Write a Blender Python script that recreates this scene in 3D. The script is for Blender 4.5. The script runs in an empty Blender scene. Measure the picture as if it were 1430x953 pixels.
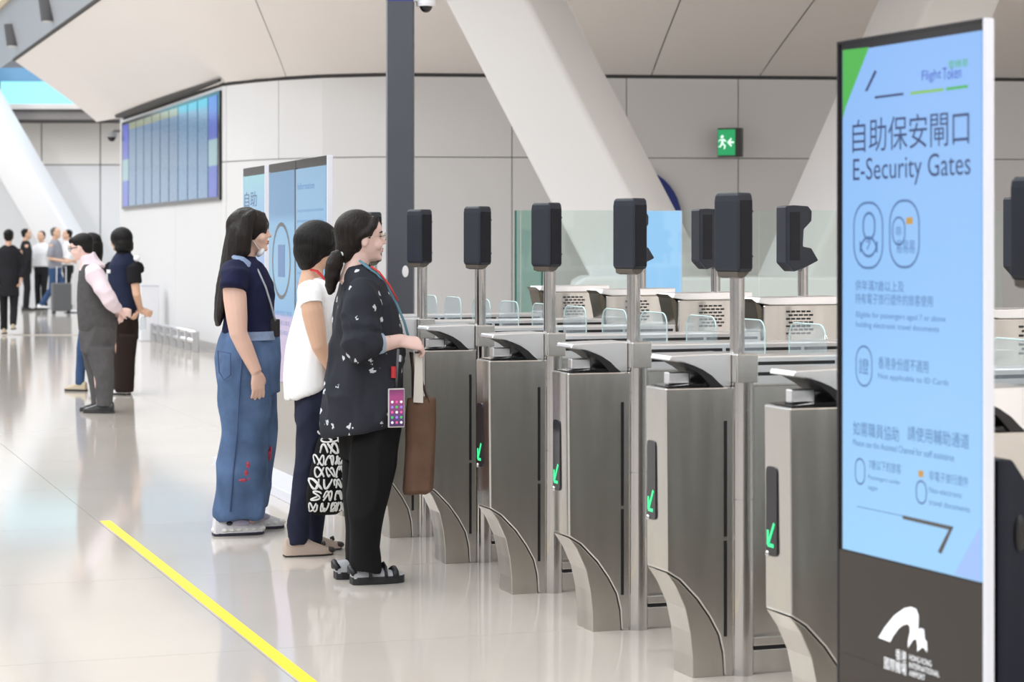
import bpy, bmesh, math, random
from mathutils import Vector, Matrix, noise
random.seed(7)
SC = bpy.context.scene
COL = SC.collection
# ------------------------------------------------------------------ camera
F, CX, HY, HC = 3000.0, 715.0, 342.0, 1.47      # focal length (px), principal column, horizon row, eye height
cam_d = bpy.data.cameras.new('camera')
cam = bpy.data.objects.new('camera', cam_d)
COL.objects.link(cam)
cam.location = (0, 0, HC)
cam.rotation_euler = (math.pi / 2, 0, 0)
cam_d.sensor_width = 36
cam_d.lens = F / 1430 * 36
cam_d.shift_y = -(476.5 - HY) / 1430
cam_d.clip_end = 300
cam_d.dof.use_dof = True
cam_d.dof.focus_distance = 9.7
cam_d.dof.aperture_fstop = 5.0
SC.camera = cam
# ------------------------------------------------------------------ world, lamps, exposure
w = bpy.data.worlds.new('world')
SC.world = w
w.use_nodes = True
w.node_tree.nodes['Background'].inputs[0].default_value = (0.86, 0.93, 1.0, 1)
w.node_tree.nodes['Background'].inputs[1].default_value = 1.14
def area(name, loc, sx, sy, power, rot=(0, 0, 0), col=(1, 0.97, 0.93)):
    l = bpy.data.lights.new(name, 'AREA')
    l.shape = 'RECTANGLE'; l.size = sx; l.size_y = sy; l.energy = power; l.color = col
    o = bpy.data.objects.new(name, l); COL.objects.link(o)
    o.location = loc; o.rotation_euler = rot
    return o
for i, y in enumerate((-6, 4, 13, 22, 32, 43)):
    for j, x in enumerate((-16, -6.5)):
        area('hall_luminaire', (x if y < 30 or not j else -11.5, y, 10.9), 1.6, 7.5, 370)  # far pair of the right column added to brighten the far wall
area('hall_luminaire', (2.0, -4, 10.9), 1.6, 7.5, 370)
for x, y in ((5.4, 16), (6.4, 24), (8.5, 12), (9.5, 20), (-0.6, 25.6), (3.4, 25.4)):
    area('soffit_fill', (x, y, 4.15), 0.5, 0.5, 80)  # added fill lamps without fittings, lifting the wall under the soffit
for x, y in ((9, 4), (14, 6), (11, -2), (16, -1), (14, -9), (18, -8), (18, 4), (18.5, -13), (18.5, -17), (14, -16)):
    area('soffit_fill', (x, y, 5.6), 0.9, 0.9, 170)  # added fill lamps brightening the unseen right wall that the steel mirrors
SC.view_settings.view_transform = 'Standard'
SC.view_settings.look = 'None'
SC.view_settings.gamma = 1
SC.view_settings.use_curve_mapping = False
if hasattr(SC, 'cycles'): SC.cycles.glossy_bounces = 8
SC.view_settings.exposure = 0.28
# ------------------------------------------------------------------ helpers
TH = math.atan2(0.3326, 0.943)
N = Vector((math.cos(TH), math.sin(TH), 0))      # direction through the gates
R = Vector((-math.sin(TH), math.cos(TH), 0))     # direction along the row of gates, away from the camera
def G(px, py):
    D = F * HC / (py - HY)
    return Vector(((px - CX) / F * D, D, 0))
def P(px, py, D):
    return Vector(((px - CX) / F * D, D, HC + (HY - py) / F * D))
def lerp(a, b, t): return a + (b - a) * t
def interp(xs, ys, x):
    if x <= xs[0]: return ys[0]
    for i in range(len(xs) - 1):
        if x <= xs[i + 1]:
            t = (x - xs[i]) / (xs[i + 1] - xs[i])
            return lerp(ys[i], ys[i + 1], t)
    return ys[-1]

MATS = {}
def mat(name, col, rough=0.5, metal=0.0, emit=None, es=1.0, var=0.0, vscale=6.0, bump=0.0, bscale=60.0, stretch=(1, 1, 1), coat=0.0, spec=0.5, sss=0.0, alpha=1.0):
    if name in MATS: return MATS[name]
    m = bpy.data.materials.new(name); m.use_nodes = True
    nt = m.node_tree; b = nt.nodes['Principled BSDF']
    c = (col[0], col[1], col[2], 1)
    b.inputs['Base Color'].default_value = c
    b.inputs['Roughness'].default_value = rough
    b.inputs['Metallic'].default_value = metal
    b.inputs['Coat Weight'].default_value = coat
    b.inputs['Specular IOR Level'].default_value = spec
    if emit:
        b.inputs['Emission Color'].default_value = (emit[0], emit[1], emit[2], 1)
        b.inputs['Emission Strength'].default_value = es
    if sss:
        b.inputs['Subsurface Weight'].default_value = sss
        b.inputs['Subsurface Radius'].default_value = (0.012, 0.005, 0.003)
    if var or bump:
        tc = nt.nodes.new('ShaderNodeTexCoord'); mp = nt.nodes.new('ShaderNodeMapping')
        mp.inputs['Scale'].default_value = stretch
        nt.links.new(tc.outputs['Object'], mp.inputs[0])
        if var:
            nz = nt.nodes.new('ShaderNodeTexNoise'); nz.inputs['Scale'].default_value = vscale; nz.inputs['Detail'].default_value = 4
            nt.links.new(mp.outputs[0], nz.inputs['Vector'])
            rp = nt.nodes.new('ShaderNodeValToRGB')
            lo = [max(0, v * (1 - var)) for v in col]; hi = [min(1, v * (1 + var)) for v in col]
            rp.color_ramp.elements[0].position = 0.3; rp.color_ramp.elements[1].position = 0.7
            rp.color_ramp.elements[0].color = (*lo, 1); rp.color_ramp.elements[1].color = (*hi, 1)
            nt.links.new(nz.outputs[0], rp.inputs[0]); nt.links.new(rp.outputs[0], b.inputs['Base Color'])
        if bump:
            nb = nt.nodes.new('ShaderNodeTexNoise'); nb.inputs['Scale'].default_value = bscale; nb.inputs['Detail'].default_value = 3
            nt.links.new(mp.outputs[0], nb.inputs['Vector'])
            bp = nt.nodes.new('ShaderNodeBump'); bp.inputs['Strength'].default_value = bump; bp.inputs['Distance'].default_value = 0.01
            nt.links.new(nb.outputs[0], bp.inputs['Height']); nt.links.new(bp.outputs[0], b.inputs['Normal'])
    MATS[name] = m
    return m
def emis(name, col, s=1.0):
    if name in MATS: return MATS[name]
    m = mat(name, (0.02, 0.02, 0.02), 0.15, emit=col, es=s)
    return m
def glass(name, tint, refl=0.12, op=0.0, opcol=(1, 1, 1)):
    if name in MATS: return MATS[name]
    m = bpy.data.materials.new(name); m.use_nodes = True
    nt = m.node_tree; nt.nodes.clear()
    out = nt.nodes.new('ShaderNodeOutputMaterial'); mx = nt.nodes.new('ShaderNodeMixShader')
    tr = nt.nodes.new('ShaderNodeBsdfTransparent'); tr.inputs[0].default_value = (*tint, 1)
    gl = nt.nodes.new('ShaderNodeBsdfGlossy'); gl.inputs['Roughness'].default_value = 0.02
    lw = nt.nodes.new('ShaderNodeLayerWeight'); lw.inputs[0].default_value = 0.5
    pw = nt.nodes.new('ShaderNodeMath'); pw.operation = 'POWER'; pw.inputs[1].default_value = 4.0; nt.links.new(lw.outputs['Facing'], pw.inputs[0])
    fr = nt.nodes.new('ShaderNodeMath'); fr.operation = 'MULTIPLY_ADD'; fr.inputs[1].default_value = 0.6; fr.inputs[2].default_value = refl * 0.4; nt.links.new(pw.outputs[0], fr.inputs[0])
    nt.links.new(fr.outputs[0], mx.inputs[0]); nt.links.new(tr.outputs[0], mx.inputs[1]); nt.links.new(gl.outputs[0], mx.inputs[2])
    last = mx
    if op:
        df = nt.nodes.new('ShaderNodeBsdfDiffuse'); df.inputs[0].default_value = (*opcol, 1)
        m2 = nt.nodes.new('ShaderNodeMixShader'); m2.inputs[0].default_value = op
        nt.links.new(mx.outputs[0], m2.inputs[1]); nt.links.new(df.outputs[0], m2.inputs[2]); last = m2
    nt.links.new(last.outputs[0], out.inputs[0])
    MATS[name] = m
    return m

class MB:
    """collects shapes for ONE mesh"""
    def __init__(s): s.v = []; s.f = []; s.m = []
    def add(s, vs, fs, mi=0):
        o = len(s.v); s.v += [Vector(p) for p in vs]; s.f += [[i + o for i in q] for q in fs]; s.m += [mi] * len(fs); return s
    def box(s, a, b, mi=0):
        x0, y0, z0 = a; x1, y1, z1 = b
        vs = [(x0,y0,z0),(x1,y0,z0),(x1,y1,z0),(x0,y1,z0),(x0,y0,z1),(x1,y0,z1),(x1,y1,z1),(x0,y1,z1)]
        return s.add(vs, [(0,3,2,1),(4,5,6,7),(0,1,5,4),(1,2,6,5),(2,3,7,6),(3,0,4,7)], mi)
    def prism(s, poly, a, b, axis='y', mi=0):
        """poly in two axes, extruded a..b along the third: y: (x,z); x: (y,z); z: (x,y)"""
        f = {'y': lambda p, t: (p[0], t, p[1]), 'x': lambda p, t: (t, p[0], p[1]), 'z': lambda p, t: (p[0], p[1], t)}[axis]
        n = len(poly); vs = [f(p, a) for p in poly] + [f(p, b) for p in poly]
        fs = [tuple(range(n))[::-1], tuple(range(n, 2 * n))] + [(i, (i + 1) % n, (i + 1) % n + n, i + n) for i in range(n)]
        return s.add(vs, fs, mi)
    def loft(s, rings, mi=0, cap=True):
        n = len(rings[0]); vs = [p for r in rings for p in r]; fs = []
        for k in range(len(rings) - 1):
            for i in range(n):
                j = (i + 1) % n
                fs.append((k * n + i, k * n + j, (k + 1) * n + j, (k + 1) * n + i))
        if cap: fs += [tuple(range(n))[::-1], tuple((len(rings) - 1) * n + i for i in range(n))]
        return s.add(vs, fs, mi)
    def tube(s, pts, rad, seg=10, mi=0, flat=1.0, up=None, cap=True):
        pts = [Vector(p) for p in pts]
        if not isinstance(rad, (list, tuple)): rad = [rad] * len(pts)
        rings = []; prev = None
        for i, p in enumerate(pts):
            t = (pts[min(i + 1, len(pts) - 1)] - pts[max(i - 1, 0)]).normalized()
            u = Vector(up) if up is not None else (prev if prev is not None else (Vector((0, 0, 1)) if abs(t.z) < 0.9 else Vector((1, 0, 0))))
            a = (u - t * u.dot(t))
            if a.length < 1e-5: a = Vector((1, 0, 0)).cross(t)
            a.normalize(); b = t.cross(a); prev = a
            rings.append([p + a * (rad[i] * flat * math.cos(q)) + b * (rad[i] * math.sin(q)) for q in [2 * math.pi * k / seg for k in range(seg)]])
        return s.loft(rings, mi, cap)
    def cyl(s, c, r, z0, z1, seg=20, mi=0, r1=None):
        r1 = r if r1 is None else r1
        a = [2 * math.pi * k / seg for k in range(seg)]
        return s.loft([[Vector((c[0] + r * math.cos(q), c[1] + r * math.sin(q), z0)) for q in a], [Vector((c[0] + r1 * math.cos(q), c[1] + r1 * math.sin(q), z1)) for q in a]], mi)
    def ell(s, c, r, rot=None, seg=14, rg=9, mi=0):
        c = Vector(c); M = rot if rot is not None else Matrix.Identity(3)
        vs = [c + M @ Vector((0, 0, -r[2]))]
        for k in range(1, rg):
            ph = -math.pi / 2 + math.pi * k / rg
            for i in range(seg):
                a = 2 * math.pi * i / seg
                vs.append(c + M @ Vector((r[0] * math.cos(ph) * math.cos(a), r[1] * math.cos(ph) * math.sin(a), r[2] * math.sin(ph))))
        vs.append(c + M @ Vector((0, 0, r[2])))
        fs = [(0, 1 + (i + 1) % seg, 1 + i) for i in range(seg)]
        for k in range(rg - 2):
            for i in range(seg):
                j = (i + 1) % seg
                fs.append((1 + k * seg + i, 1 + k * seg + j, 1 + (k + 1) * seg + j, 1 + (k + 1) * seg + i))
        t = len(vs) - 1
        fs += [(t, 1 + (rg - 2) * seg + i, 1 + (rg - 2) * seg + (i + 1) % seg) for i in range(seg)]
        return s.add(vs, fs, mi)
    def build(s, name, mats, parent=None, smooth=None, bevel=0.0, bseg=2):
        if not isinstance(mats, (list, tuple)): mats = [mats]
        me = bpy.data.meshes.new(name)
        bm = bmesh.new()
        bv = [bm.verts.new(p) for p in s.v]
        for q, mi in zip(s.f, s.m):
            try: fc = bm.faces.new([bv[i] for i in q]); fc.material_index = mi
            except ValueError: pass
        bmesh.ops.recalc_face_normals(bm, faces=bm.faces)
        if bevel:
            es = [e for e in bm.edges if len(e.link_faces) == 2 and e.calc_face_angle(0) > 0.5]
            bmesh.ops.bevel(bm, geom=es, offset=bevel, segments=bseg, affect='EDGES', profile=0.5, clamp_overlap=True)
        if smooth:
            for fc in bm.faces: fc.smooth = True
            if smooth is not True:
                for e in bm.edges:
                    if len(e.link_faces) == 2 and e.calc_face_angle(0) > smooth: e.smooth = False
        bm.to_mesh(me); bm.free()
        for m in mats: me.materials.append(m)
        o = bpy.data.objects.new(name, me); COL.objects.link(o)
        if parent is not None: o.parent = parent
        return o
def tag(o, label=None, cat=None, group=None, kind=None):
    if label: o['label'] = label
    if cat: o['category'] = cat
    if group: o['group'] = group
    if kind: o['kind'] = kind
    return o
def empty(name, loc=(0, 0, 0), rz=0.0):
    o = bpy.data.objects.new(name, None); COL.objects.link(o)
    o.location = loc; o.rotation_euler = (0, 0, rz); o.empty_display_size = 0.1
    return o
def copy_tree(o, parent=None, skip=()):
    c = o.copy(); COL.objects.link(c)
    if parent is not None: c.parent = parent
    for ch in [q for q in bpy.data.objects if q.parent == o]:
        if ch.get('rear') and 'rear' in skip: continue
        copy_tree(ch, c, skip)
    return c
def text_poly(string, name, m, parent, fit, place):
    """flat lettering: glyph outlines filled, fitted into fit=(a0,a1,b0,b1) and placed by place(a,b)"""
    cu = bpy.data.curves.new(name, 'FONT'); cu.body = string; cu.size = 1.0; cu.resolution_u = 3
    t = bpy.data.objects.new('tmp_text', cu); COL.objects.link(t)
    dg = bpy.context.evaluated_depsgraph_get(); dg.update()
    me = bpy.data.meshes.new_from_object(t.evaluated_get(dg)); me.name = name
    bpy.data.objects.remove(t); bpy.data.curves.remove(cu)
    xs = [v.co.x for v in me.vertices] or [0, 1]; ys = [v.co.y for v in me.vertices] or [0, 1]
    x0, x1, y0, y1 = min(xs), max(xs), min(ys), max(ys)
    for v in me.vertices:
        a = fit[0] + (v.co.x - x0) / (x1 - x0) * (fit[1] - fit[0]); b = fit[2] + (v.co.y - y0) / max(1e-6, y1 - y0) * (fit[3] - fit[2])
        v.co = place(a, b)
    me.materials.clear(); me.materials.append(m)
    o = bpy.data.objects.new(name, me); COL.objects.link(o); o.parent = parent
    return o

# ------------------------------------------------------------------ materials
M_WALL = mat('wall_panel_white', (0.77, 0.775, 0.79), 0.38, var=0.015, vscale=0.6)
M_FARWALL = mat('far_wall_cream', (0.86, 0.82, 0.78), 0.5, var=0.02, vscale=0.5)
M_GAP = mat('joint_grey', (0.22, 0.21, 0.21), 0.8)
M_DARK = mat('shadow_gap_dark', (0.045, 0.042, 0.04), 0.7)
M_CEIL = mat('ceiling_plaster', (0.88, 0.84, 0.82), 0.6, var=0.012, vscale=0.4)
M_COLUMN = mat('column_white', (0.82, 0.82, 0.835), 0.42, var=0.01, vscale=0.7)
M_FASCIA = mat('fascia_grey', (0.42, 0.44, 0.48), 0.45, metal=0.3)
M_WHITE = mat('white_paint', (0.85, 0.86, 0.9), 0.35)
M_FRAMEW = mat('white_anodised_frame', (0.78, 0.80, 0.88), 0.3, metal=0.2)
M_POST = mat('post_slate', (0.075, 0.083, 0.105), 0.45, var=0.04, vscale=3)
M_BLACK = mat('black_plastic', (0.012, 0.012, 0.014), 0.3)
M_BEZEL = mat('bezel_black', (0.016, 0.016, 0.02), 0.12)
M_POD = mat('scanner_slate', (0.022, 0.026, 0.038), 0.36, var=0.05, vscale=20, spec=0.35)
M_PODF = mat('scanner_face', (0.007, 0.008, 0.014), 0.2, spec=0.3)
M_LENS = mat('lens_dot', (0.08, 0.09, 0.14), 0.1)
def steel(name, col, rough, st, var=0.10):
    m = mat(name, col, rough, 1.0, var=var, vscale=1.0, stretch=st)
    nt = m.node_tree; b = nt.nodes['Principled BSDF']
    tc = nt.nodes.new('ShaderNodeTexCoord'); mp = nt.nodes.new('ShaderNodeMapping'); mp.inputs['Scale'].default_value = tuple(s * 20 for s in st)
    nz = nt.nodes.new('ShaderNodeTexNoise'); nz.inputs['Scale'].default_value = 1.0
    mr = nt.nodes.new('ShaderNodeMapRange'); mr.inputs['To Min'].default_value = rough * 0.9; mr.inputs['To Max'].default_value = rough * 1.15
    nt.links.new(tc.outputs['Object'], mp.inputs[0]); nt.links.new(mp.outputs[0], nz.inputs['Vector']); nt.links.new(nz.outputs[0], mr.inputs[0]); nt.links.new(mr.outputs[0], b.inputs['Roughness'])
    m2 = nt.nodes.new('ShaderNodeMapping'); m2.inputs['Scale'].default_value = (7, 7, 0.5); n2 = nt.nodes.new('ShaderNodeTexNoise'); n2.inputs['Scale'].default_value = 1.0; n2.inputs['Detail'].default_value = 1.0
    bp = nt.nodes.new('ShaderNodeBump'); bp.inputs['Strength'].default_value = 0.6; bp.inputs['Distance'].default_value = 0.03
    nt.links.new(tc.outputs['Object'], m2.inputs[0]); nt.links.new(m2.outputs[0], n2.inputs['Vector']); nt.links.new(n2.outputs[0], bp.inputs['Height']); nt.links.new(bp.outputs[0], b.inputs['Normal'])
    return m
M_STEEL = steel('brushed_steel', (0.64, 0.625, 0.605), 0.23, (5, 5, 0.08), 0.03)
M_STEELD = steel('brushed_steel_foot', (0.58, 0.55, 0.51), 0.3, (1.2, 5, 3), 0.03)
M_CHROME = steel('polished_tube', (0.56, 0.545, 0.54), 0.11, (2, 2, 0.3), 0.05)
M_SILVER = mat('satin_silver', (0.90, 0.91, 0.94), 0.28, 1.0)
M_READER = mat('reader_black_glass', (0.01, 0.01, 0.012), 0.06)
M_GREEN = emis('arrow_green', (0.03, 0.95, 0.32), 1.0)
M_FLAP = glass('flap_glass', (0.92, 0.965, 0.975), op=0.10, opcol=(0.80, 0.90, 0.97))
M_FLAPE = mat('flap_edge', (0.62, 0.80, 0.80), 0.15)
# ------------------------------------------------------------------ floor
M_TILE = mat('floor_tile', (0.595, 0.545, 0.492), 0.085, var=0.035, vscale=0.9, spec=0.62)
M_GROUT = mat('floor_grout', (0.45, 0.42, 0.39), 0.4)
fl = MB().box((-60, -22, -0.25), (40, 72, -0.011)).build('floor', M_TILE)
tag(fl, kind='structure')
TS = 1.8
oj = G(150, 736); orow = G(66, 672)
ou = orow.dot(N); ov = oj.dot(R)                     # joint offsets in the (n, r) frame
tile_me = None
g = 0.0016
for iu in range(-8, 10):
    for iv in range(-2, 26):
        u0 = ou + iu * TS; v0 = ov + (iv - 8) * TS
        c = N * (u0 + TS / 2) + R * (v0 + TS / 2)
        if c.y < 4.5 or c.y > 34: continue
        pxl = CX + F * c.x / c.y
        if pxl < -60 - 2600 / c.y or pxl > 1490 + 2600 / c.y: continue
        if tile_me is None:
            t = MB().box((-TS / 2 + g, -TS / 2 + g, -0.012), (TS / 2 - g, TS / 2 - g, 0)).build('tile', M_TILE, fl)
            tile_me = t.data
        else:
            t = bpy.data.objects.new('tile', tile_me); COL.objects.link(t); t.parent = fl
        t.location = c; t.rotation_euler = (0, 0, TH)
# the distant floor goes on as one polished sheet
far_floor = MB().box((-60, 35.2, -0.012), (30, 71, -0.0005)).build('tile', M_TILE, fl)
near_floor = MB().box((-60, -21, -0.012), (30, 3.2, -0.0005)).build('tile', M_TILE, fl)
# yellow tape
a, b = G(147, 728), G(431, 953)
d = (b - a).normalized(); nn = Vector((-d.y, d.x, 0)) * 0.027
b2 = b + d * 3.2
tp = MB().add([a - nn, b2 - nn, b2 + nn, a + nn], [(0, 1, 2, 3)])
tp.add([p + Vector((0, 0, 0.0016)) for p in (a - nn, b2 - nn, b2 + nn, a + nn)], [(0, 1, 2, 3)])
tp.add([], [])
o = MB().prism([(p.x, p.y) for p in (a - nn, b2 - nn, b2 + nn, a + nn)], 0.0003, 0.0016, 'z').build('floor_tape', mat('tape_yellow', (0.98, 0.70, 0.004), 0.45))
tag(o, 'long yellow tape line stuck along the shiny floor', 'tape')

# ------------------------------------------------------------------ main back wall (runs along the row, bends, then faces the camera)
WP = [Vector(p) for p in ((-6.8, 37.25), (-3.92, 29.06), (-3.42, 28.42), (-3.04, 28.04), (-2.44, 27.62), (-1.6, 27.36), (6.74, 28.2), (15, 29.05))]
WPX = [CX + F * p.x / p.y for p in WP]
def wall_at(px):
    # point of the wall path under image column px
    for i in range(len(WP) - 1):
        if px <= WPX[i + 1] or i == len(WP) - 2:
            a, b = WP[i], WP[i + 1]; k = (px - CX) / F
            t = (k * a.y - a.x) / ((b.x - a.x) - k * (b.y - a.y))
            return a + (b - a) * t
def wall_seg(px0, px1):
    pts = [wall_at(px0)] + [WP[i] for i in range(len(WP)) if px0 + 2 < WPX[i] < px1 - 2] + [wall_at(px1)]
    return pts
def strip(mb, pts, off0, off1, z0, z1, inset=0.0):
    n = len(pts)
    nr = []
    for i in range(n):
        t = (pts[min(i + 1, n - 1)] - pts[max(i - 1, 0)]).normalized()
        nr.append(Vector((t.y, -t.x)))      # towards the hall
    pts = list(pts)
    if inset:
        pts[0] = pts[0] + (pts[1] - pts[0]).normalized() * inset; pts[-1] = pts[-1] + (pts[-2] - pts[-1]).normalized() * inset
    rings = []
    for p, q in zip(pts, nr):
        a = p + q * off0; b = p + q * off1
        rings.append([Vector((a.x, a.y, z0)), Vector((b.x, b.y, z0)), Vector((b.x, b.y, z1)), Vector((a.x, a.y, z1))])
    mb.loft(rings)
    return mb
wb = strip(MB(), WP, -0.3, -0.03, 0, 3.72).build('wall_back', M_GAP)
tag(wb, kind='structure')
ZJ, ZT = 2.59, 3.615
for lst, z0, z1 in (([169, 245, 316, 430, 552, 715, 875, 1031, 1190, 1350, 1510, 1690, 1880], 0.12, ZJ - 0.006), ([169, 245, 316, 389, 552, 715, 875, 1031, 1190, 1350, 1510, 1690, 1880], ZJ + 0.006, ZT)):
    for p0, p1 in zip(lst[:-1], lst[1:]):
        strip(MB(), wall_seg(p0, p1), -0.035, 0.0, z0, z1, 0.006).build('wall_panel', M_WALL, wb)
bb = strip(MB(), WP, -0.03, 0.012, 0.0, 0.12).build('baseboard_back', mat('baseboard_grey', (0.5, 0.5, 0.5), 0.3)); tag(bb, kind='structure')
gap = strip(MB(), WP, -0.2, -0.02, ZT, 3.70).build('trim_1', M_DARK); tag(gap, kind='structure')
# end return of the wall
e0 = WP[0]; e1 = e0 + Vector((N.x, N.y)) * 6
o = strip(MB(), [e1, e0], -0.3, -0.02, 0, 3.7).build('wall_return', M_WALL); tag(o, kind='structure')

# ------------------------------------------------------------------ soffit ceiling lofted from the wall head to its upper edge
BT = [((-7.68, 39.7, 3.74), (-9.08, 39.2, 4.83)), ((-6.55, 36.55, 3.66), (-7.92, 35.9, 4.83)), ((-3.92, 29.0, 3.66), (-4.60, 26.5, 4.84)),
      ((-2.94, 27.95, 3.66), (-3.02, 22.0, 4.90)), ((-2.44, 27.58, 3.66), (-1.92, 18.9, 4.97)), ((-1.6, 27.33, 3.66), (-0.55, 15.0, 5.10)),
      ((0.41, 27.53, 3.66), (0.75, 11.3, 5.35)), ((1.80, 27.67, 3.66), (1.95, 7.9, 5.6)), ((3.21, 27.81, 3.66), (3.6, 3.2, 5.9)), ((4.63, 27.95, 3.66), (5.4, -1.9, 6.2)),
      ((7.5, 28.25, 3.66), (8.2, -8, 6.5)), ((15, 29.0, 3.66), (16, -14, 6.6))]
def soff(i, t, lift=0.0, du=0.0):
    j = min(len(BT) - 2, int(i)); k = i - j
    a = Vector(BT[j][0]).lerp(Vector(BT[j + 1][0]), k); b = Vector(BT[j][1]).lerp(Vector(BT[j + 1][1]), k)
    p = a.lerp(b, t)
    p.z = lerp(a.z, b.z, t ** 0.92) + lift
    return p
ce = MB()
n, mm = 44, 16
back = [soff(i * (len(BT) - 1) / n, t / mm, 0.05) for i in range(n + 1) for t in range(mm + 1)]
ce.add(back, [(i * (mm + 1) + t, (i + 1) * (mm + 1) + t, (i + 1) * (mm + 1) + t + 1, i * (mm + 1) + t + 1) for i in range(n) for t in range(mm)])
ceil = ce.build('ceiling', mat('ceiling_joint', (0.4, 0.37, 0.35), 0.8), smooth=True); tag(ceil, kind='structure')
cuts = [0, 3, 6, 7, 8, 9, 9.9, 11]
for c0, c1 in zip(cuts[:-1], cuts[1:]):
    q = MB(); k = 10; e = 0.005
    idx = [lerp(c0 + (e if c0 else 0), c1 - e, i / k) for i in range(k + 1)]
    vs = [soff(i, t / 24) for i in idx for t in range(25)]
    q.add(vs, [(i * 25 + t, i * 25 + t + 1, (i + 1) * 25 + t + 1, (i + 1) * 25 + t) for i in range(k) for t in range(24)])
    pn = q.build('ceiling_panel', M_CEIL, ceil, smooth=True)
# dark tube painted as the shadow line where the soffit meets the display board, and the soffit's rim
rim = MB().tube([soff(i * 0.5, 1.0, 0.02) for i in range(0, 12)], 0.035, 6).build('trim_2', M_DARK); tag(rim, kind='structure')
hb = MB().tube([soff(1.0 + i * 0.25, 0.03, -0.02) for i in range(-1, 5)], [0.03, 0.06, 0.07, 0.065, 0.05, 0.025], 8, flat=0.9).build('shadow_line', M_DARK); tag(hb, kind='structure')
# upright fascia above the rim, with its two spotlights
def rimpt(D, z): return Vector((4.74 - 0.3526 * D, D, z))
fa = MB()
vs = []
for D in (47, 42, 36, 30, 24): vs += [rimpt(D, 4.86) - N * 0.02, rimpt(D, 5.78) - N * 0.25]
fa.add(vs, [(2 * i, 2 * i + 2, 2 * i + 3, 2 * i + 1) for i in range(4)])
o = fa.build('wall_fascia', M_FASCIA); tag(o, kind='structure')
o = MB().tube([rimpt(D, 5.84) - N * 0.3 for D in (47, 36, 24)], 0.1, 8).build('trim_4', mat('brass_trim', (0.72, 0.62, 0.42), 0.4)); tag(o, kind='structure')
vs = []
for D in (47, 36, 24): vs += [rimpt(D, 5.9) - N * 0.3, rimpt(D, 7.4) - N * 1.9]
o = MB().add(vs, [(2 * i, 2 * i + 2, 2 * i + 3, 2 * i + 1) for i in range(2)]).build('ceiling_upper', M_WHITE); tag(o, kind='structure')
for px, py, lab in ((67, 10, 'upper dark spotlight on the grey fascia'), (18, 47, 'lower dark spotlight on the grey fascia, close to the blue window')):
    k = (px - CX) / F; D = 4.74 / (k + 0.3526)
    D = (4.74 - 0.12) / (k + 0.3526)
    p = P(px, py, D - 0.1)
    r_ = empty('spotlight', p); tag(r_, lab, 'spotlight', 'spotlights on the fascia')
    MB().cyl((0, 0), 0.11, -0.22, 0.16, 16, r1=0.16).build('housing', mat('spot_grey', (0.10, 0.10, 0.11), 0.4), r_, smooth=0.6)
    MB().cyl((0, 0), 0.085, -0.235, -0.215, 16).build('lens', mat('spot_lens', (0.8, 0.8, 0.75), 0.2), r_)
    MB().box((0.05, -0.05, -0.02), (0.32, 0.05, 0.05)).build('bracket', M_FASCIA, r_)
# ------------------------------------------------------------------ far wall of the hall with the clerestory
FW = 53.0
def fz(py): return HC + (HY - py) / F * FW
def fx(px): return (px - CX) / F * FW
fwall = MB().box((-58, FW + 0.04, 0), (fx(420), FW + 0.4, 12)).build('wall_far', M_GAP); tag(fwall, kind='structure')
for x0 in range(-16, 6):
    a0, a1 = fx(58 + x0 * 82) , fx(58 + (x0 + 1) * 82)
    if a1 < -57 or a0 > fx(400): continue
    MB().box((a0 + 0.015, FW, 0), (a1 - 0.015, FW + 0.05, fz(231))).build('wall_panel', M_WALL, fwall)
    MB().box((a0 + 0.015, FW, fz(229.5)), (a1 - 0.015, FW + 0.05, fz(172))).build('wall_panel', M_FARWALL, fwall)
o = MB().box((-58, FW - 1.2, fz(172)), (fx(420), FW + 0.04, fz(171) )).build('trim_5', M_DARK); tag(o, kind='structure')
o = MB().box((-58, FW - 0.02, fz(171)), (fx(420), FW + 0.04, fz(153))).build('trim_6', mat('band_taupe', (0.33, 0.30, 0.29), 0.6)); tag(o, kind='structure')
o = MB().box((-58, FW - 0.15, fz(153)), (fx(420), FW + 0.04, fz(146.5))).build('trim_7', M_FARWALL); tag(o, kind='structure')
M_SKYL = emis('clerestory_light', (0.35, 0.86, 1.0), 1.05)
wn = empty('window_1', (fx(0), FW, fz(130))); tag(wn, kind='structure')
for k in range(-5, 4):
    MB().box((k * 2.05 + 0.02, -0.03, fz(146) - fz(130)), (k * 2.05 + 2.02, 0.0, fz(114) - fz(130))).build('pane', M_SKYL, wn)
MB().box((-11, -0.06, fz(146.6) - fz(130)), (9, 0.02, fz(145.4) - fz(130))).build('window_sill', M_FARWALL, wn)
o = MB().box((-58, FW - 0.3, fz(114)), (fx(420), FW + 0.04, fz(96))).build('trim_8', mat('band_blue', (0.16, 0.36, 0.58), 0.4)); tag(o, kind='structure')
wn2 = empty('window_2', (fx(0), FW, fz(0))); tag(wn2, kind='structure')
M_SKYH = emis('high_window_light', (0.62, 0.80, 1.0), 1.4)
for k in range(-6, 4):
    MB().box((k * 2.05 + 0.05, -0.03, -0.2), (k * 2.05 + 2.0, 0.0, 1.8)).build('pane', M_SKYH, wn2)
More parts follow.
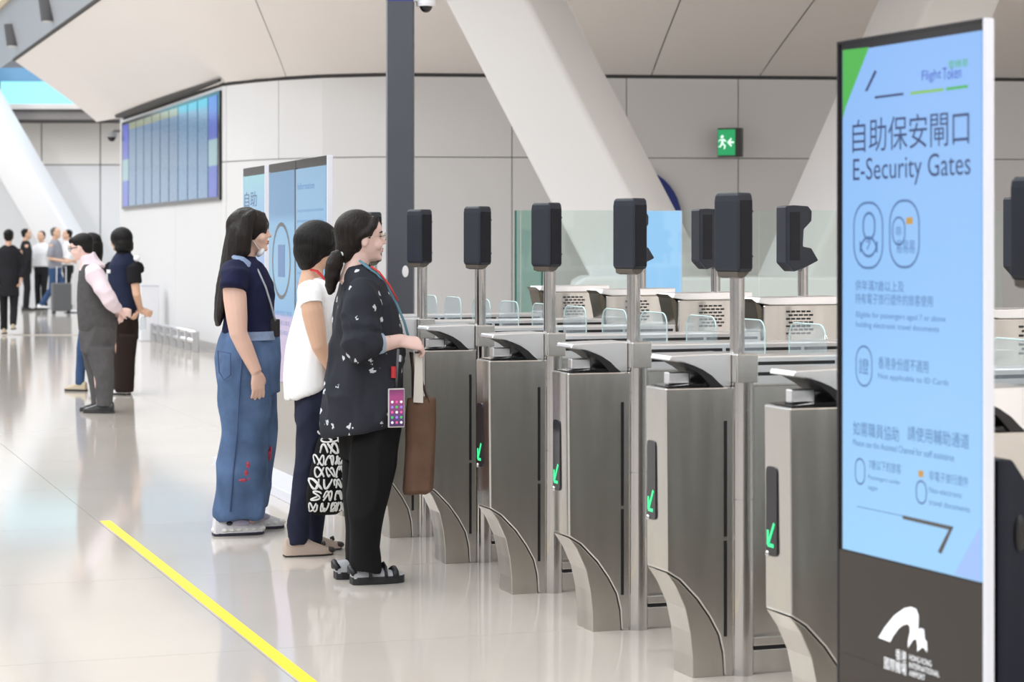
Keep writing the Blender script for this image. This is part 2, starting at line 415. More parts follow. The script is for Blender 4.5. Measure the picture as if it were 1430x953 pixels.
# the rest of the hall: side wall, wall behind the camera, high ceiling (seen in reflections)
o = MB().box((-30.4, -20, 0), (-30, FW, 12)).build('wall_left', mat('hall_wall_warm', (0.72, 0.69, 0.66), 0.5, var=0.12, vscale=0.25)); tag(o, kind='structure')
o = MB().box((-30, -20.4, 0), (26, -20, 12)).build('wall_front', MATS['hall_wall_warm']); tag(o, kind='structure')
o = MB().box((22, -20, 0), (22.4, 40, 7)).build('wall_right', MATS['hall_wall_warm']); tag(o, kind='structure')
M_DBAND = mat('dark_reflection_band', (0.10, 0.10, 0.105), 0.12)  # dark panels added on unseen walls, no known windows, for banded steel reflections
for k in range(7):
    o = MB().box((-26 + k * 7.0, -19.995, 0.0), (-24.2 + k * 7.0, -19.9, 6.5)).build('window_%d' % (3 + k), M_DBAND); tag(o, kind='structure')
for k in range(6):
    o = MB().box((21.9, -18 + k * 5.6, 0.0), (21.995, -16.9 + k * 5.6, 6.0)).build('window_%d' % (10 + k), M_DBAND); tag(o, kind='structure')
for k in range(7):
    o = MB().box((-29.995, -16 + k * 8.5, 0.0), (-29.9, -12.5 + k * 8.5, 6.5)).build('window_%d' % (16 + k), M_DBAND); tag(o, kind='structure')
# sloping white strut far left, and the splayed pair of columns behind the gates
M_C2 = M_COLUMN
def strut(name, p0, p1, wdt, dep, rot, label, cat='column', seg=2, bev=0.06):
    ax = (p1 - p0).normalized(); rt = Vector((0, 1, 0)); sx = ax.cross(rt).normalized(); sy = sx.cross(ax).normalized()
    c, s_ = math.cos(rot), math.sin(rot)
    u = sx * c + sy * s_; v = sy * c - sx * s_
    rings = []
    for p in (p0, p1):
        rings.append([p + u * wdt / 2 + v * dep / 2, p - u * wdt / 2 + v * dep / 2, p - u * wdt / 2 - v * dep / 2, p + u * wdt / 2 - v * dep / 2])
    o = MB().loft(rings).build(name, M_C2, bevel=bev, bseg=4, smooth=0.5)
    tag(o, label, cat)
    return o
D = 50.8
strut('sloping_strut', P(150, 445, D), P(-132, -40, D), 0.86, 0.7, 0.3, 'far sloping white strut behind the waiting men')
D = 21.5
strut('sloping_column', P(936, 440, D), P(655, -100, D), 0.83, 0.80, math.radians(30), 'broad white column leaning left above the glass screen')
strut('sloping_column', P(1118, 440, D), P(1355, -100, D), 0.83, 0.80, math.radians(-30), 'broad white column leaning right behind the tall sign')
pd = P(1020, 386, D - 0.3)
o = MB().prism([(-1.55, 0), (1.25, 0), (1.25, pd.z - 0.06), (1.15, pd.z), (-1.45, pd.z), (-1.55, pd.z - 0.06)], -0.75, 0.75, 'y').build('column_plinth', M_WHITE, bevel=0.03)
o.location = (pd.x, D, 0); tag(o, 'low white plinth carrying the pair of leaning columns', 'plinth')
# ------------------------------------------------------------------ the gates (local frame: x through the lane, y along the row, z up; origin under the front pole)
def arc(p0, p1, p2, n=8):
    return [tuple(lerp(lerp(a, b, t), lerp(b, c, t), t) for a, b, c in zip(p0, p1, p2)) for t in [i / n for i in range(n + 1)]]
HT = 0.085                                     # half thickness of the cabinet
def rear(o): o['rear'] = 1; return o
def make_gate():
    g = empty('security_gate')
    yc = 0.035                                 # cabinet centre line lies a little behind the tube
    y0, y1 = yc - HT, yc + HT
    joint = [(-0.285, 0.366), (-0.235, 0.335), (-0.17, 0.268), (-0.125, 0.205), (-0.09, 0.142), (-0.075, 0.08), (-0.07, 0.0)]
    body = [(-0.29, 0.985)] + joint + [(-0.035, 0.0), (-0.035, 0.985)]
    MB().prism(body, y0, y1).build('front_cabinet', M_STEEL, g, bevel=0.006)
    foot = [(-0.284, 0.362), (-0.25, 0.312), (-0.215, 0.237), (-0.197, 0.155), (-0.188, 0.07), (-0.187, 0.0), (-0.071, 0.0)] + [(p[0] - 0.002, p[1] - 0.003) for p in joint[::-1][1:-1]]
    MB().prism(foot, y0 + 0.004, y1 - 0.004).build('foot', M_STEELD, g, bevel=0.003)
    hood = [(-0.275, 1.078), (-0.268, 1.094), (-0.17, 1.098), (-0.042, 1.10), (-0.042, 0.987), (-0.088, 0.987), (-0.105, 1.008), (-0.128, 1.028), (-0.165, 1.05), (-0.215, 1.068)]
    MB().prism(hood, y0 + 0.006, y1 - 0.004).build('hood', M_SILVER, g, bevel=0.004)
    cres = [(-0.235, 1.073), (-0.19, 1.062), (-0.15, 1.046), (-0.115, 1.024), (-0.09, 1.0), (-0.072, 0.9855), (-0.118, 0.9855), (-0.13, 1.0), (-0.155, 1.025), (-0.19, 1.05)]
    MB().prism(cres, y0 + 0.001, y1 - 0.001).build('reader_arch', M_BLACK, g)
    MB().prism([(-0.275, 0.987), (-0.275, 0.99), (-0.12, 1.0), (-0.09, 0.987)], y0 + 0.012, y1 - 0.012).build('reader_glass', M_READER, g)
    MB().box((-0.25, yc - 0.02, 0.994), (-0.17, yc + 0.02, 1.035)).build('reader_post', M_SILVER, g, bevel=0.004)
    for z0, z1 in ((0.475, 0.87), (0.135, 0.462)):
        MB().box((-0.073, y0 - 0.0015, z0), (-0.061, y0 + 0.01, z1)).build('slot', M_BLACK, g)
    # light panel on the face that meets the passengers
    pts = []
    for cx, cz, a0 in ((0.018, 0.80 - 0.018, 0), (-0.018, 0.80 - 0.018, 90), (-0.018, 0.53 + 0.018, 180), (0.018, 0.53 + 0.018, 270)):
        for k in range(5):
            a = math.radians(a0 + k * 22.5); pts.append((yc + 0.030 + cx + 0.018 * math.cos(a), cz + 0.018 * math.sin(a)))
    lp = MB().prism(pts, -0.2925, -0.286, 'x').build('light_panel', M_BEZEL, g, smooth=0.5)
    C = Vector((yc + 0.051, 0.562)); ar = MB()
    def bar(a, b, wd):
        d = (b - a).normalized(); q = Vector((-d.y, d.x)) * wd / 2
        ar.prism([tuple(a - q), tuple(b - q), tuple(b + q), tuple(a + q)], -0.2945, -0.2927, 'x')
    bar(C, C + Vector((0, 0.045)), 0.011); bar(C, C + Vector((-0.038, 0)), 0.011); bar(C + Vector((-0.003, 0.003)), C + Vector((-0.042, 0.068)), 0.010)
    ar.build('arrow', M_GREEN, lp)
    MB().ell((-0.292, yc + 0.055, 0.535), (0.008, 0.010, 0.010)).build('indicator', M_CHROME, lp, smooth=True)
    # tube, cap block, slim pole, face scanner
    MB().cyl((0, -0.04), 0.041, 0, 0.60, 24).cyl((0, -0.04), 0.036, 0.60, 0.605, 24).cyl((0, -0.04), 0.041, 0.604, 0.905, 24).cyl((0, -0.04), 0.036, 0.905, 0.91, 24).cyl((0, -0.04), 0.041, 0.909, 1.0, 24).build('tube', M_CHROME, g, smooth=0.6)
    MB().box((-0.041, -0.085, 1.0), (0.041, 0.085, 1.098)).build('cap_block', M_STEEL, g, bevel=0.004)
    MB().cyl((-0.008, -0.02), 0.0255, 1.098, 1.37, 20).build('pole', M_CHROME, g, smooth=0.6)
    pm = Matrix.Rotation(math.radians(24), 3, 'Z')
    def pv(x, y, z): return pm @ Vector((x, y, 0)) + Vector((-0.014, -0.02, z))
    plan = [(-0.048, 0.056), (-0.048, -0.050), (-0.042, -0.056), (0.022, -0.056), (0.040, -0.040), (0.040, 0.056)]
    rg = []
    for z, s in ((1.378, 0.92), (1.390, 1.0), (1.618, 1.0), (1.638, 0.96), (1.648, 0.86)):
        rg.append([pv(x * s, y * s, z) for x, y in plan])
    sc = MB().loft(rg).build('face_scanner', M_POD, g, bevel=0.005)
    gl_ = MB().box((-0.040, -0.0572, 1.388), (0.021, -0.0555, 1.622)); gl_.v = [pv(p.x, p.y, p.z) for p in gl_.v]; gl_.build('scanner_glass', M_PODF, sc)
    for z in (1.43, 1.585): MB().ell(pv(0.031, -0.048, z), (0.004, 0.003, 0.004)).build('sensor', M_LENS, sc, smooth=True)
    nk = MB().prism([(-0.046, 1.378), (-0.042, 1.362), (-0.02, 1.356), (0.0, 1.362), (0.02, 1.378)], -0.045, 0.045); nk.v = [pv(p.x, p.y, p.z) for p in nk.v]; nk.build('scanner_neck', mat('neck_bronze', (0.10, 0.085, 0.07), 0.4), sc)
    # long middle section with its dark grooves
    m0, m1 = yc - 0.055, yc + 0.055
    mid = MB().box((-0.03, m0, 0.12), (1.0, m1, 0.985)).build('middle_panel', M_STEEL, g, bevel=0.004)
    MB().box((-0.02, m0 - 0.012, 0.985), (1.0, m1 + 0.012, 1.088)).build('rail', M_SILVER, g, bevel=0.006)
    for z in (1.056, 1.020):
        for u0, u1 in ((0.06, 0.36), (0.375, 0.40), (0.415, 0.70), (0.715, 0.96)):
            MB().box((u0, m0 - 0.0135, z), (u1, m0 - 0.008, z + 0.012)).build('groove', M_BLACK, g)
    MB().box((-0.03, m0 - 0.03, 0), (1.35, m1 + 0.03, 0.082)).build('base_plate', M_STEEL, g, bevel=0.004)
    MB().box((-0.03, m0 - 0.022, 0.082), (1.35, m1 + 0.022, 0.094)).build('base_groove', M_BLACK, g)
    MB().box((-0.03, m0 - 0.03, 0.094), (1.35, m1 + 0.03, 0.125)).build('base_upper', M_STEEL, g, bevel=0.004)
    # the pair of clear flaps: one leaf to each neighbouring lane
    for sgn in (1, -1):
        a0 = yc + sgn * 0.075; a1 = yc + sgn * 0.36
        lo, hi = min(a0, a1), max(a0, a1); rr = 0.05
        out = sgn > 0
        pl = [(a0, 0.30), (a1, 0.30)] + [(a1 - sgn * rr * (1 - math.cos(t)), 1.185 - rr * (1 - math.sin(t))) for t in [math.pi / 2 * k / 6 for k in range(7)]] + [(a0 + sgn * rr * (1 - math.sin(t)), 1.185 - rr * (1 - math.cos(t))) for t in [math.pi / 2 * k / 6 for k in range(7)]]
        fp = MB().prism(pl, 0.395, 0.405, 'x').build('glass_flap', M_FLAP, g)
        e = MB(); path = [Vector((0.40, p[0], p[1])) for p in pl[1:]]
        e.tube(path, 0.0028, 6); e.build('glass_edge', M_FLAPE, fp, smooth=True)
    # taller rear cabinet with hood, vent and second scanner
    U = 1.215
    MB().box((0.98, y0, 0), (1.36, y1, 1.205)).build('rear_cabinet', M_STEEL, g, bevel=0.006)
    MB().prism([(0.95, 1.215), (0.96, 1.238), (1.37, 1.242), (1.37, 1.206), (1.01, 1.206)], y0 - 0.004, y1 + 0.004).build('rear_top', M_SILVER, g, bevel=0.003)
    MB().prism([(0.945, 1.215), (0.93, 1.232), (0.97, 1.205), (1.0, 1.15), (1.015, 1.08), (1.02, 1.0), (0.978, 1.0), (0.975, 1.07), (0.962, 1.14)], y0 + 0.012, y1 - 0.012).build('rear_arch', mat('arch_bronze', (0.16, 0.14, 0.11), 0.25, 0.8), g, smooth=0.5)
    vg = MB()
    for i in range(5):
        for j in range(7):
            x = 1.09 + i * 0.025 + (0.0125 if j % 2 else 0)
            vg.box((x, y0 - 0.003, 1.172 - j * 0.016), (x + 0.018, y0 + 0.004, 1.180 - j * 0.016))
    vg.build('vent_grille', M_BLACK, g)
    rear(MB().cyl((U, yc), 0.0235, 1.24, 1.40, 18).build('rear_pole', M_CHROME, g, smooth=0.6))
    pf = [(-0.103, 1.641), (-0.06, 1.645), (0.008, 1.641), (0.026, 1.62), (0.024, 1.575), (-0.014, 1.538), (-0.018, 1.462), (0.024, 1.455), (0.059, 1.40), (-0.0, 1.372), (-0.063, 1.35), (-0.103, 1.39)]
    rs = rear(MB().prism([(U - 0.005 + a, b) for a, b in pf], yc - 0.05, yc + 0.05).build('rear_scanner', M_POD, g, bevel=0.006))
    MB().box((U - 0.09, yc - 0.0512, 1.40), (U - 0.04, yc - 0.0495, 1.615)).build('scanner_glass', M_PODF, rs)
    return g
p1, p5 = G(590, 748), G(1029, 939)
GAP = (p1 - p5) / 4
gate_labels = {
    7: 'steel security gate beyond the white edge of the tall sign, next to the navy cabinet',
    6: 'steel security gate mostly hidden behind the tall sign',
    5: 'steel security gate next before the tall sign, first one with its whole front showing',
    4: 'steel security gate second from the tall sign with a green arrow',
    3: 'steel security gate third from the tall sign with a green arrow',
    2: 'steel security gate fourth from the tall sign, just past the brown tote bag',
    1: 'steel security gate half hidden behind the brown tote bag',
    0: 'steel security gate behind the woman in the patterned shirt, without a rear scanner'}
proto = make_gate()
for i in (5, 7, 6, 4, 3, 2, 1, 0):
    o = proto if i == 5 else copy_tree(proto, skip=('rear',) if i == 0 else ())
    o.location = p5 + GAP * (5 - i)
    o.rotation_euler = (0, 0, TH)
    tag(o, gate_labels[i], 'gate', 'row of steel security gates')

# ------------------------------------------------------------------ tall sign with screen
def plane_frame(pxl, Dl, pxr, Dr):
    a = Vector(((pxl - CX) / F * Dl, Dl, 0)); b = Vector(((pxr - CX) / F * Dr, Dr, 0))
    d = (b - a); W = d.length; d.normalize()
    return a, d, W, math.atan2(d.y, d.x)
def on_plane(a, d, px, py):
    k = (px - CX) / F
    t = (k * a.y - a.x) / (d.x - k * d.y)
    D = a.y + t * d.y
    return t, HC + (HY - py) / F * D
ZTOP = 1.98
D1 = (ZTOP - HC) * F / (342 - 25); D2 = D1 * 1.119
SA, SD, SW, SR = plane_frame(1171.5, D2, 1376.5, D1)
sg = empty('information_sign', SA, SR)                      # local x along the face, local y behind it
tag(sg, 'tall white-framed digital sign with light blue E-Security Gates screen', 'sign')
MB().box((-0.002, 0.004, 0.0), (SW - 0.004, 0.02, ZTOP - 0.002)).build('panel', M_BEZEL, sg, bevel=0.002)
MB().box((SW - 0.004, -0.006, 0.0), (SW + 0.006, 0.020, ZTOP)).build('frame_side', M_FRAMEW, sg, bevel=0.003)
MB().box((-0.010, -0.001, 0.0), (-0.002, 0.02, ZTOP)).build('frame_side', M_BEZEL, sg, bevel=0.002)
MB().box((-0.010, 0.0, ZTOP - 0.006), (SW - 0.004, 0.020, ZTOP + 0.001)).build('frame_top', M_BEZEL, sg)
def S(px, py): return on_plane(SA, SD, px, py)
zb = (S(1179, 767)[1] + S(1372, 814)[1]) / 2; zt = (S(1179, 70)[1] + S(1372, 45)[1]) / 2
xl, xr = S(1177, 400)[0], S(1370.5, 400)[0]
M_SCR = mat('screen_blue', (0.02, 0.03, 0.04), 0.12)
nt = M_SCR.node_tree; bs = nt.nodes['Principled BSDF']
tc = nt.nodes.new('ShaderNodeTexCoord'); sp = nt.nodes.new('ShaderNodeSeparateXYZ'); rp = nt.nodes.new('ShaderNodeValToRGB'); mr = nt.nodes.new('ShaderNodeMapRange')
mr.inputs['From Min'].default_value = zb; mr.inputs['From Max'].default_value = zt
nt.links.new(tc.outputs['Object'], sp.inputs[0]); nt.links.new(sp.outputs['Z'], mr.inputs[0]); nt.links.new(mr.outputs[0], rp.inputs[0])
rp.color_ramp.elements[0].color = (0.33, 0.65, 1.0, 1); rp.color_ramp.elements[1].color = (0.27, 0.50, 0.95, 1)
nt.links.new(rp.outputs[0], bs.inputs['Emission Color']); bs.inputs['Emission Strength'].default_value = 0.76
scr = MB().box((xl, -0.0005, zb), (xr, 0.006, zt)).build('screen', M_SCR, sg)
MB().box((0, 0.001, 0.0), (SW - 0.004, 0.006, zb - 0.004)).build('lower_panel', mat('lower_panel_brown', (0.036, 0.030, 0.026), 0.25, spec=0.35), sg)
MB().box((0, 0.0005, zb - 0.262), (SW - 0.004, 0.0065, zb - 0.260)).build('panel_seam', M_BLACK, sg)
def spoly(pxs, name, m, d=0.0012):
    pts = [S(*p) for p in pxs]
    return MB().prism(pts, -d, -d + 0.0004).build(name, m, scr)
def sx(px): return S(px, 342)[0]
def stext(t, name, m, l, r, ytop, ybot, d=0.0014, par=None):
    """l, r: image columns; ytop, ybot: image rows at the left end"""
    z1 = S(l, ytop)[1]; z0 = S(l, ybot)[1]
    return text_poly(t, name, m, par or scr, (sx(l), sx(r), z0, z1), lambda a, b: Vector((a, -d, b)))
I_NAVY = emis('ink_navy', (0.012, 0.035, 0.13)); I_SOFT = emis('ink_slate_blue', (0.055, 0.14, 0.32)); I_DK = emis('ink_dark_brown', (0.05, 0.042, 0.04))
I_GRN = emis('ink_green', (0.045, 0.36, 0.045)); I_GRN2 = emis('ink_lime', (0.18, 0.42, 0.06)); I_ORG = emis('ink_orange', (0.45, 0.25, 0.04)); I_WHT = emis('ink_white', (0.55, 0.8, 1.0)); I_BLUE = emis('ink_blue', (0.03, 0.06, 0.42))
I_PALE = emis('ink_pale_blue', (0.27, 0.42, 0.80))
spoly([(1177.5, 70), (1214, 66), (1182, 148), (1177.5, 165)], 'green_corner', I_GRN)
spoly([(1222, 98), (1225, 100), (1212, 127), (1208, 128)], 'corner_mark', I_NAVY)
spoly([(1222, 134.5), (1262, 129.5), (1262, 133), (1222, 138)], 'rule', I_NAVY)
spoly([(1272, 128.5), (1318, 123), (1318, 127), (1272, 132.5)], 'rule', I_GRN2)
spoly([(1322, 122.5), (1352, 118.5), (1352, 122.5), (1322, 126.5)], 'rule', I_GRN)
stext('登機易', 'printed_text', I_GRN, 1325, 1352, 85, 96)
stext('Flight', 'printed_text', I_BLUE, 1288, 1315, 99, 117)
stext('Token', 'printed_text', I_BLUE, 1317, 1343, 95, 112)
stext('自助保安閘口', 'printed_text', I_NAVY, 1191, 1354, 168, 214)
stext('E-Security Gates', 'printed_text', I_NAVY, 1192, 1356, 222, 262)
def rr_ring(l, r, t, b, name, wd=1.4, rad=14, m=None):
    # rounded outline from image columns l..r and rows t..b
    x0, x1 = sx(l), sx(r); z1, z0 = S(l, t)[1], S(l, b)[1]
    q = min((x1 - x0) / 2.05, 0.055); pts = []
    for cx, cz, a0 in ((x1 - q, z1 - q, 0), (x0 + q, z1 - q, 90), (x0 + q, z0 + q, 180), (x1 - q, z0 + q, 270)):
        for k in range(7):
            a = math.radians(a0 + 15 * k); pts.append(Vector((cx + q * math.cos(a), -0.001, cz + q * math.sin(a))))
    pts.append(pts[0])
    h = 0.0022 * wd; mb = MB(); c = Vector(((x0 + x1) / 2, 0, (z0 + z1) / 2))
    rgi = []
    for p in pts:
        dv = Vector((p.x - c.x, 0, p.z - c.z)).normalized(); rgi += [p - dv * h, p + dv * h]
    mb.add(rgi, [(2 * i, 2 * i + 1, 2 * i + 3, 2 * i + 2) for i in range(len(pts) - 1)])
    return mb.build(name, m or I_SOFT, scr)
rr_ring(1193, 1233, 284, 374, 'icon_outline'); rr_ring(1243, 1284, 281, 373, 'icon_outline')
rr_ring(1206, 1222, 298, 334, 'person_icon', 1.6); rr_ring(1202, 1225, 332, 358, 'person_icon', 1.6)
rr_ring(1247, 1264, 304, 342, 'document_icon', 1.2)
stext('7', 'printed_text', I_SOFT, 1210, 1217, 337, 349); stext('非', 'printed_text', I_SOFT, 1251, 1260, 316, 330)
spoly([(1266, 304), (1275, 303.4), (1275, 313), (1266, 313.6)], 'orange_stamp', I_ORG)
for px in (1252, 1261, 1270): stext('易', 'printed_text', I_SOFT, px, px + 8, 336, 354)
stext('供年滿7歲以上及', 'printed_text', I_SOFT, 1195, 1263, 391, 406)
stext('持有電子旅行證件的旅客使用', 'printed_text', I_SOFT, 1195, 1303, 409, 424)
stext('Eligible for passengers aged 7 or above', 'printed_text', I_SOFT, 1196, 1321, 435, 445)
stext('holding electronic travel documents', 'printed_text', I_SOFT, 1196, 1312, 449, 459)
rr_ring(1196, 1218, 483, 538, 'card_icon', 1.1); stext('證', 'printed_text', I_SOFT, 1200, 1214, 500, 522)
stext('香港身份證不適用', 'printed_text', I_SOFT, 1227, 1297, 498, 515)
stext('Not applicable to ID Cards', 'printed_text', I_SOFT, 1227, 1325, 521, 531)
stext('如需職員協助', 'printed_text', I_SOFT, 1192, 1256, 588, 608); stext('請使用輔助通道', 'printed_text', I_SOFT, 1268, 1354, 594.5, 615)
stext('Please use the Assisted Channel for staff assistance', 'printed_text', I_SOFT, 1192, 1333, 613, 622)
rr_ring(1195, 1208, 640, 675, 'person_icon', 1.1)
stext('7歲以下的旅客', 'printed_text', I_SOFT, 1214, 1259, 641, 655); stext('Passengers under', 'printed_text', I_SOFT, 1213, 1258, 663, 671); stext('age', 'printed_text', I_SOFT, 1213, 1226, 679, 685)
rr_ring(1280, 1294, 671, 702, 'document_icon', 1.1); spoly([(1283, 657), (1290, 658), (1290, 667), (1283, 666)], 'orange_stamp', I_ORG)
stext('非電子旅行證件', 'printed_text', I_SOFT, 1298, 1353, 657, 671); stext('Non-electronic', 'printed_text', I_SOFT, 1298, 1344, 680, 688); stext('travel documents', 'printed_text', I_SOFT, 1298, 1355, 697, 705)
spoly([(1197, 707), (1262, 720.5), (1262, 721.6), (1197, 708)], 'rule', I_SOFT)
spoly([(1261, 720), (1332, 736), (1329, 741), (1261, 725)], 'bracket_mark', I_DK); spoly([(1326, 739), (1332, 736), (1315, 774), (1310, 771)], 'bracket_mark', I_DK)
spoly([(1368, 738), (1370.2, 738), (1370.2, 813), (1333, 802)], 'pale_corner', I_PALE)
# emblem and lettering on the brown panel
M_LOGO = mat('logo_white', (0.86, 0.87, 0.9), 0.35, emit=(0.8, 0.84, 0.9), es=0.35)
def lpoly(pxs):
    pts = [S(*p) for p in pxs]; return MB().prism(pts, -0.0006, 0.0009)
lg = lpoly([(1227, 891), (1236, 876), (1249, 860), (1263, 850), (1272, 848), (1279, 851), (1282.5, 860), (1282, 880), (1286, 878), (1290, 880), (1291, 893), (1294, 897), (1294.5, 911), (1291, 906), (1288, 904), (1285, 907), (1281, 910), (1281.5, 903), (1280, 893), (1275, 894), (1268, 905), (1268.5, 895), (1271, 883), (1271, 876), (1268, 872), (1262, 873), (1255, 878), (1247, 889), (1243, 897)]).build('emblem', M_LOGO, sg)
stext('香港', 'printed_text', M_LOGO, 1251, 1266, 906, 921, 0.0006, sg); stext('國際機場', 'printed_text', M_LOGO, 1235, 1266, 917, 934, 0.0006, sg)
stext('HONG KONG', 'printed_text', M_LOGO, 1270, 1301, 914, 922, 0.0006, sg); stext('INTERNATIONAL', 'printed_text', M_LOGO, 1270, 1312, 925, 933, 0.0006, sg); stext('AIRPORT', 'printed_text', M_LOGO, 1270, 1292, 936, 944, 0.0006, sg)
MB().box((0.02, -0.12, 0), (SW - 0.02, 0.03, 0.02)).build('base_plate', M_FRAMEW, sg)
# navy cabinet right of the sign
nb = empty('navy_cabinet', (0, 0, 0)); q = P(1393, 643, 5.02)
M_NAVY = mat('cabinet_navy', (0.010, 0.013, 0.024), 0.5, var=0.1, vscale=8, spec=0.25)
nb.location = (q.x, 5.02, 0); nb.rotation_euler = (0, 0, TH)
zt_ = q.z
MB().prism([(0, 0), (0.3, 0), (0.3, zt_ - 0.35), (0.1, zt_ - 0.08), (0.043, zt_), (0, zt_)], 0.0, 0.14).build('body', M_NAVY, nb, bevel=0.008, smooth=0.5)
MB().ell((0.060, 0.0, zt_ - 0.175), (0.016, 0.008, 0.045)).build('handle_recess', M_BLACK, nb, smooth=True)
tag(nb, 'dark navy cabinet with sloped shoulder standing behind the white sign edge', 'cabinet')

# ------------------------------------------------------------------ wide two-screen kiosk and the single one behind the women
def screen_mat(name, stops, seed=0, lines=True):
    m = mat(name, (0.02, 0.03, 0.04), 0.15); nt = m.node_tree; b = nt.nodes['Principled BSDF']
    tc = nt.nodes.new('ShaderNodeTexCoord'); sp = nt.nodes.new('ShaderNodeSeparateXYZ'); rp = nt.nodes.new('ShaderNodeValToRGB')
    nt.links.new(tc.outputs['Generated'], sp.inputs[0]); nt.links.new(sp.outputs['Z'], rp.inputs[0])
    el = rp.color_ramp.elements
    while len(el) < len(stops): el.new(0.5)
    for e, (p, c) in zip(el, stops): e.position = p; e.color = (*c, 1)
    nt.links.new(rp.outputs[0], b.inputs['Emission Color']); b.inputs['Emission Strength'].default_value = 0.50
    return m
KZ = 1.98
KD1 = (KZ - HC) * F / (342 - 217); KD2 = (KZ - HC) * F / (342 - 230)
KA, KDv, KW, KR = plane_frame(376, KD2, 457, KD1)
kk = empty('twin_screen_kiosk', KA, KR); tag(kk, 'wide digital kiosk with two blue screens side by side behind the women', 'kiosk')
M_KBODY = mat('kiosk_grey', (0.40, 0.37, 0.33), 0.35, 0.2)
MB().box((0, 0.008, 0.06), (KW, 0.03, KZ - 0.004)).build('panel', M_KBODY, kk)
for a0, a1 in ((-0.02, 0.0), (KW, KW + 0.03)): MB().box((a0, -0.004, 0.0), (a1 - 0.012, 0.03, KZ)).build('frame_side', M_FRAMEW, kk, bevel=0.003)
MB().box((0, -0.002, KZ - 0.05), (KW, 0.01, KZ)).build('frame_top', M_BEZEL, kk)
MB().box((-0.05, -0.22, 0), (KW + 0.05, 0.2, 0.06)).build('base_plate', M_FRAMEW, kk, bevel=0.004)
S1 = screen_mat('kiosk_screen', [(0.0, (0.75, 0.55, 0.78)), (0.30, (0.70, 0.55, 0.85)), (0.33, (0.20, 0.52, 0.92)), (0.5, (0.36, 0.68, 0.97)), (0.75, (0.30, 0.62, 0.95)), (0.8, (0.17, 0.40, 0.70)), (1.0, (0.20, 0.42, 0.72))])
S2 = screen_mat('kiosk_screen_text', [(0.0, (0.7, 0.6, 0.82)), (0.16, (0.6, 0.6, 0.9)), (0.2, (0.22, 0.58, 0.97)), (1.0, (0.33, 0.62, 0.92))])
hs = KW * 0.47
s1 = MB().box((0.012, -0.002, 0.62), (hs, 0.009, KZ - 0.055)).build('screen', S1, kk)
s2 = MB().box((hs + 0.03, -0.002, 0.62), (KW - 0.02, 0.009, KZ - 0.055)).build('screen', S2, kk)
MB().box((hs, -0.003, 0.62), (hs + 0.03, 0.009, KZ)).build('frame_middle', M_BEZEL, kk)
rings = [[Vector((hs / 2 + math.cos(a) * r * hs * 0.36, -0.004, 1.37 + math.sin(a) * r * 0.24)) for a in [2 * math.pi * k / 28 for k in range(28)]] for r in (0.9, 1.0)]
MB().loft(rings, cap=False).build('oval_outline', I_DK, s1)
MB().box((hs / 2 - 0.09, -0.0035, 1.27), (hs / 2 + 0.09, -0.002, 1.47)).build('passport_icon', I_SOFT, s1)
place = lambda a, b: Vector((a, -0.0035, b))
for k in range(3): text_poly('旅客資料提示事項', 'printed_text', I_SOFT, s1, (0.07, hs - 0.08 - 0.05 * k, 1.03 - k * 0.06, 1.06 - k * 0.06), place)
text_poly('Information', 'printed_text', I_SOFT, s2, (hs + 0.08, KW - 0.3, 1.80, 1.84), place)
for k in range(9): text_poly('please have travel papers ready for checking here' if k % 2 else 'passengers may use the gates with an electronic document', 'printed_text', I_SOFT, s2, (hs + 0.07, KW - 0.08 - 0.1 * (k % 3 == 2), 1.66 - k * 0.062, 1.685 - k * 0.062), place)
QA = KA - KDv * 0.06 - KDv * 0.72
kq = empty('single_screen_kiosk', QA, KR); tag(kq, 'narrow digital kiosk with one screen beside the twin-screen kiosk', 'kiosk')
MB().box((0, 0.008, 0.05), (0.66, 0.03, KZ - 0.03)).build('panel', M_KBODY, kq)
MB().box((-0.02, -0.004, 0), (0.0, 0.03, KZ)).build('frame_side', M_FRAMEW, kq); MB().box((0.66, -0.004, 0), (0.675, 0.03, KZ)).build('frame_side', M_FRAMEW, kq)
MB().box((0.0, -0.002, KZ - 0.05), (0.66, 0.01, KZ)).build('frame_top', M_BEZEL, kq)
S3 = screen_mat('kiosk_screen_pale', [(0.0, (0.55, 0.5, 0.85)), (0.5, (0.45, 0.60, 0.98)), (0.85, (0.40, 0.70, 1.0)), (1.0, (0.45, 0.9, 1.0))])
s3 = MB().box((0.012, -0.002, 0.62), (0.648, 0.009, KZ - 0.055)).build('screen', S3, kq)
text_poly('自助', 'printed_text', I_NAVY, s3, (0.04, 0.42, 1.72, 1.82), place); text_poly('gates', 'printed_text', I_SOFT, s3, (0.36, 0.58, 1.62, 1.67), place)
MB().box((-0.05, -0.2, 0), (0.71, 0.18, 0.05)).build('base_plate', M_FRAMEW, kq)

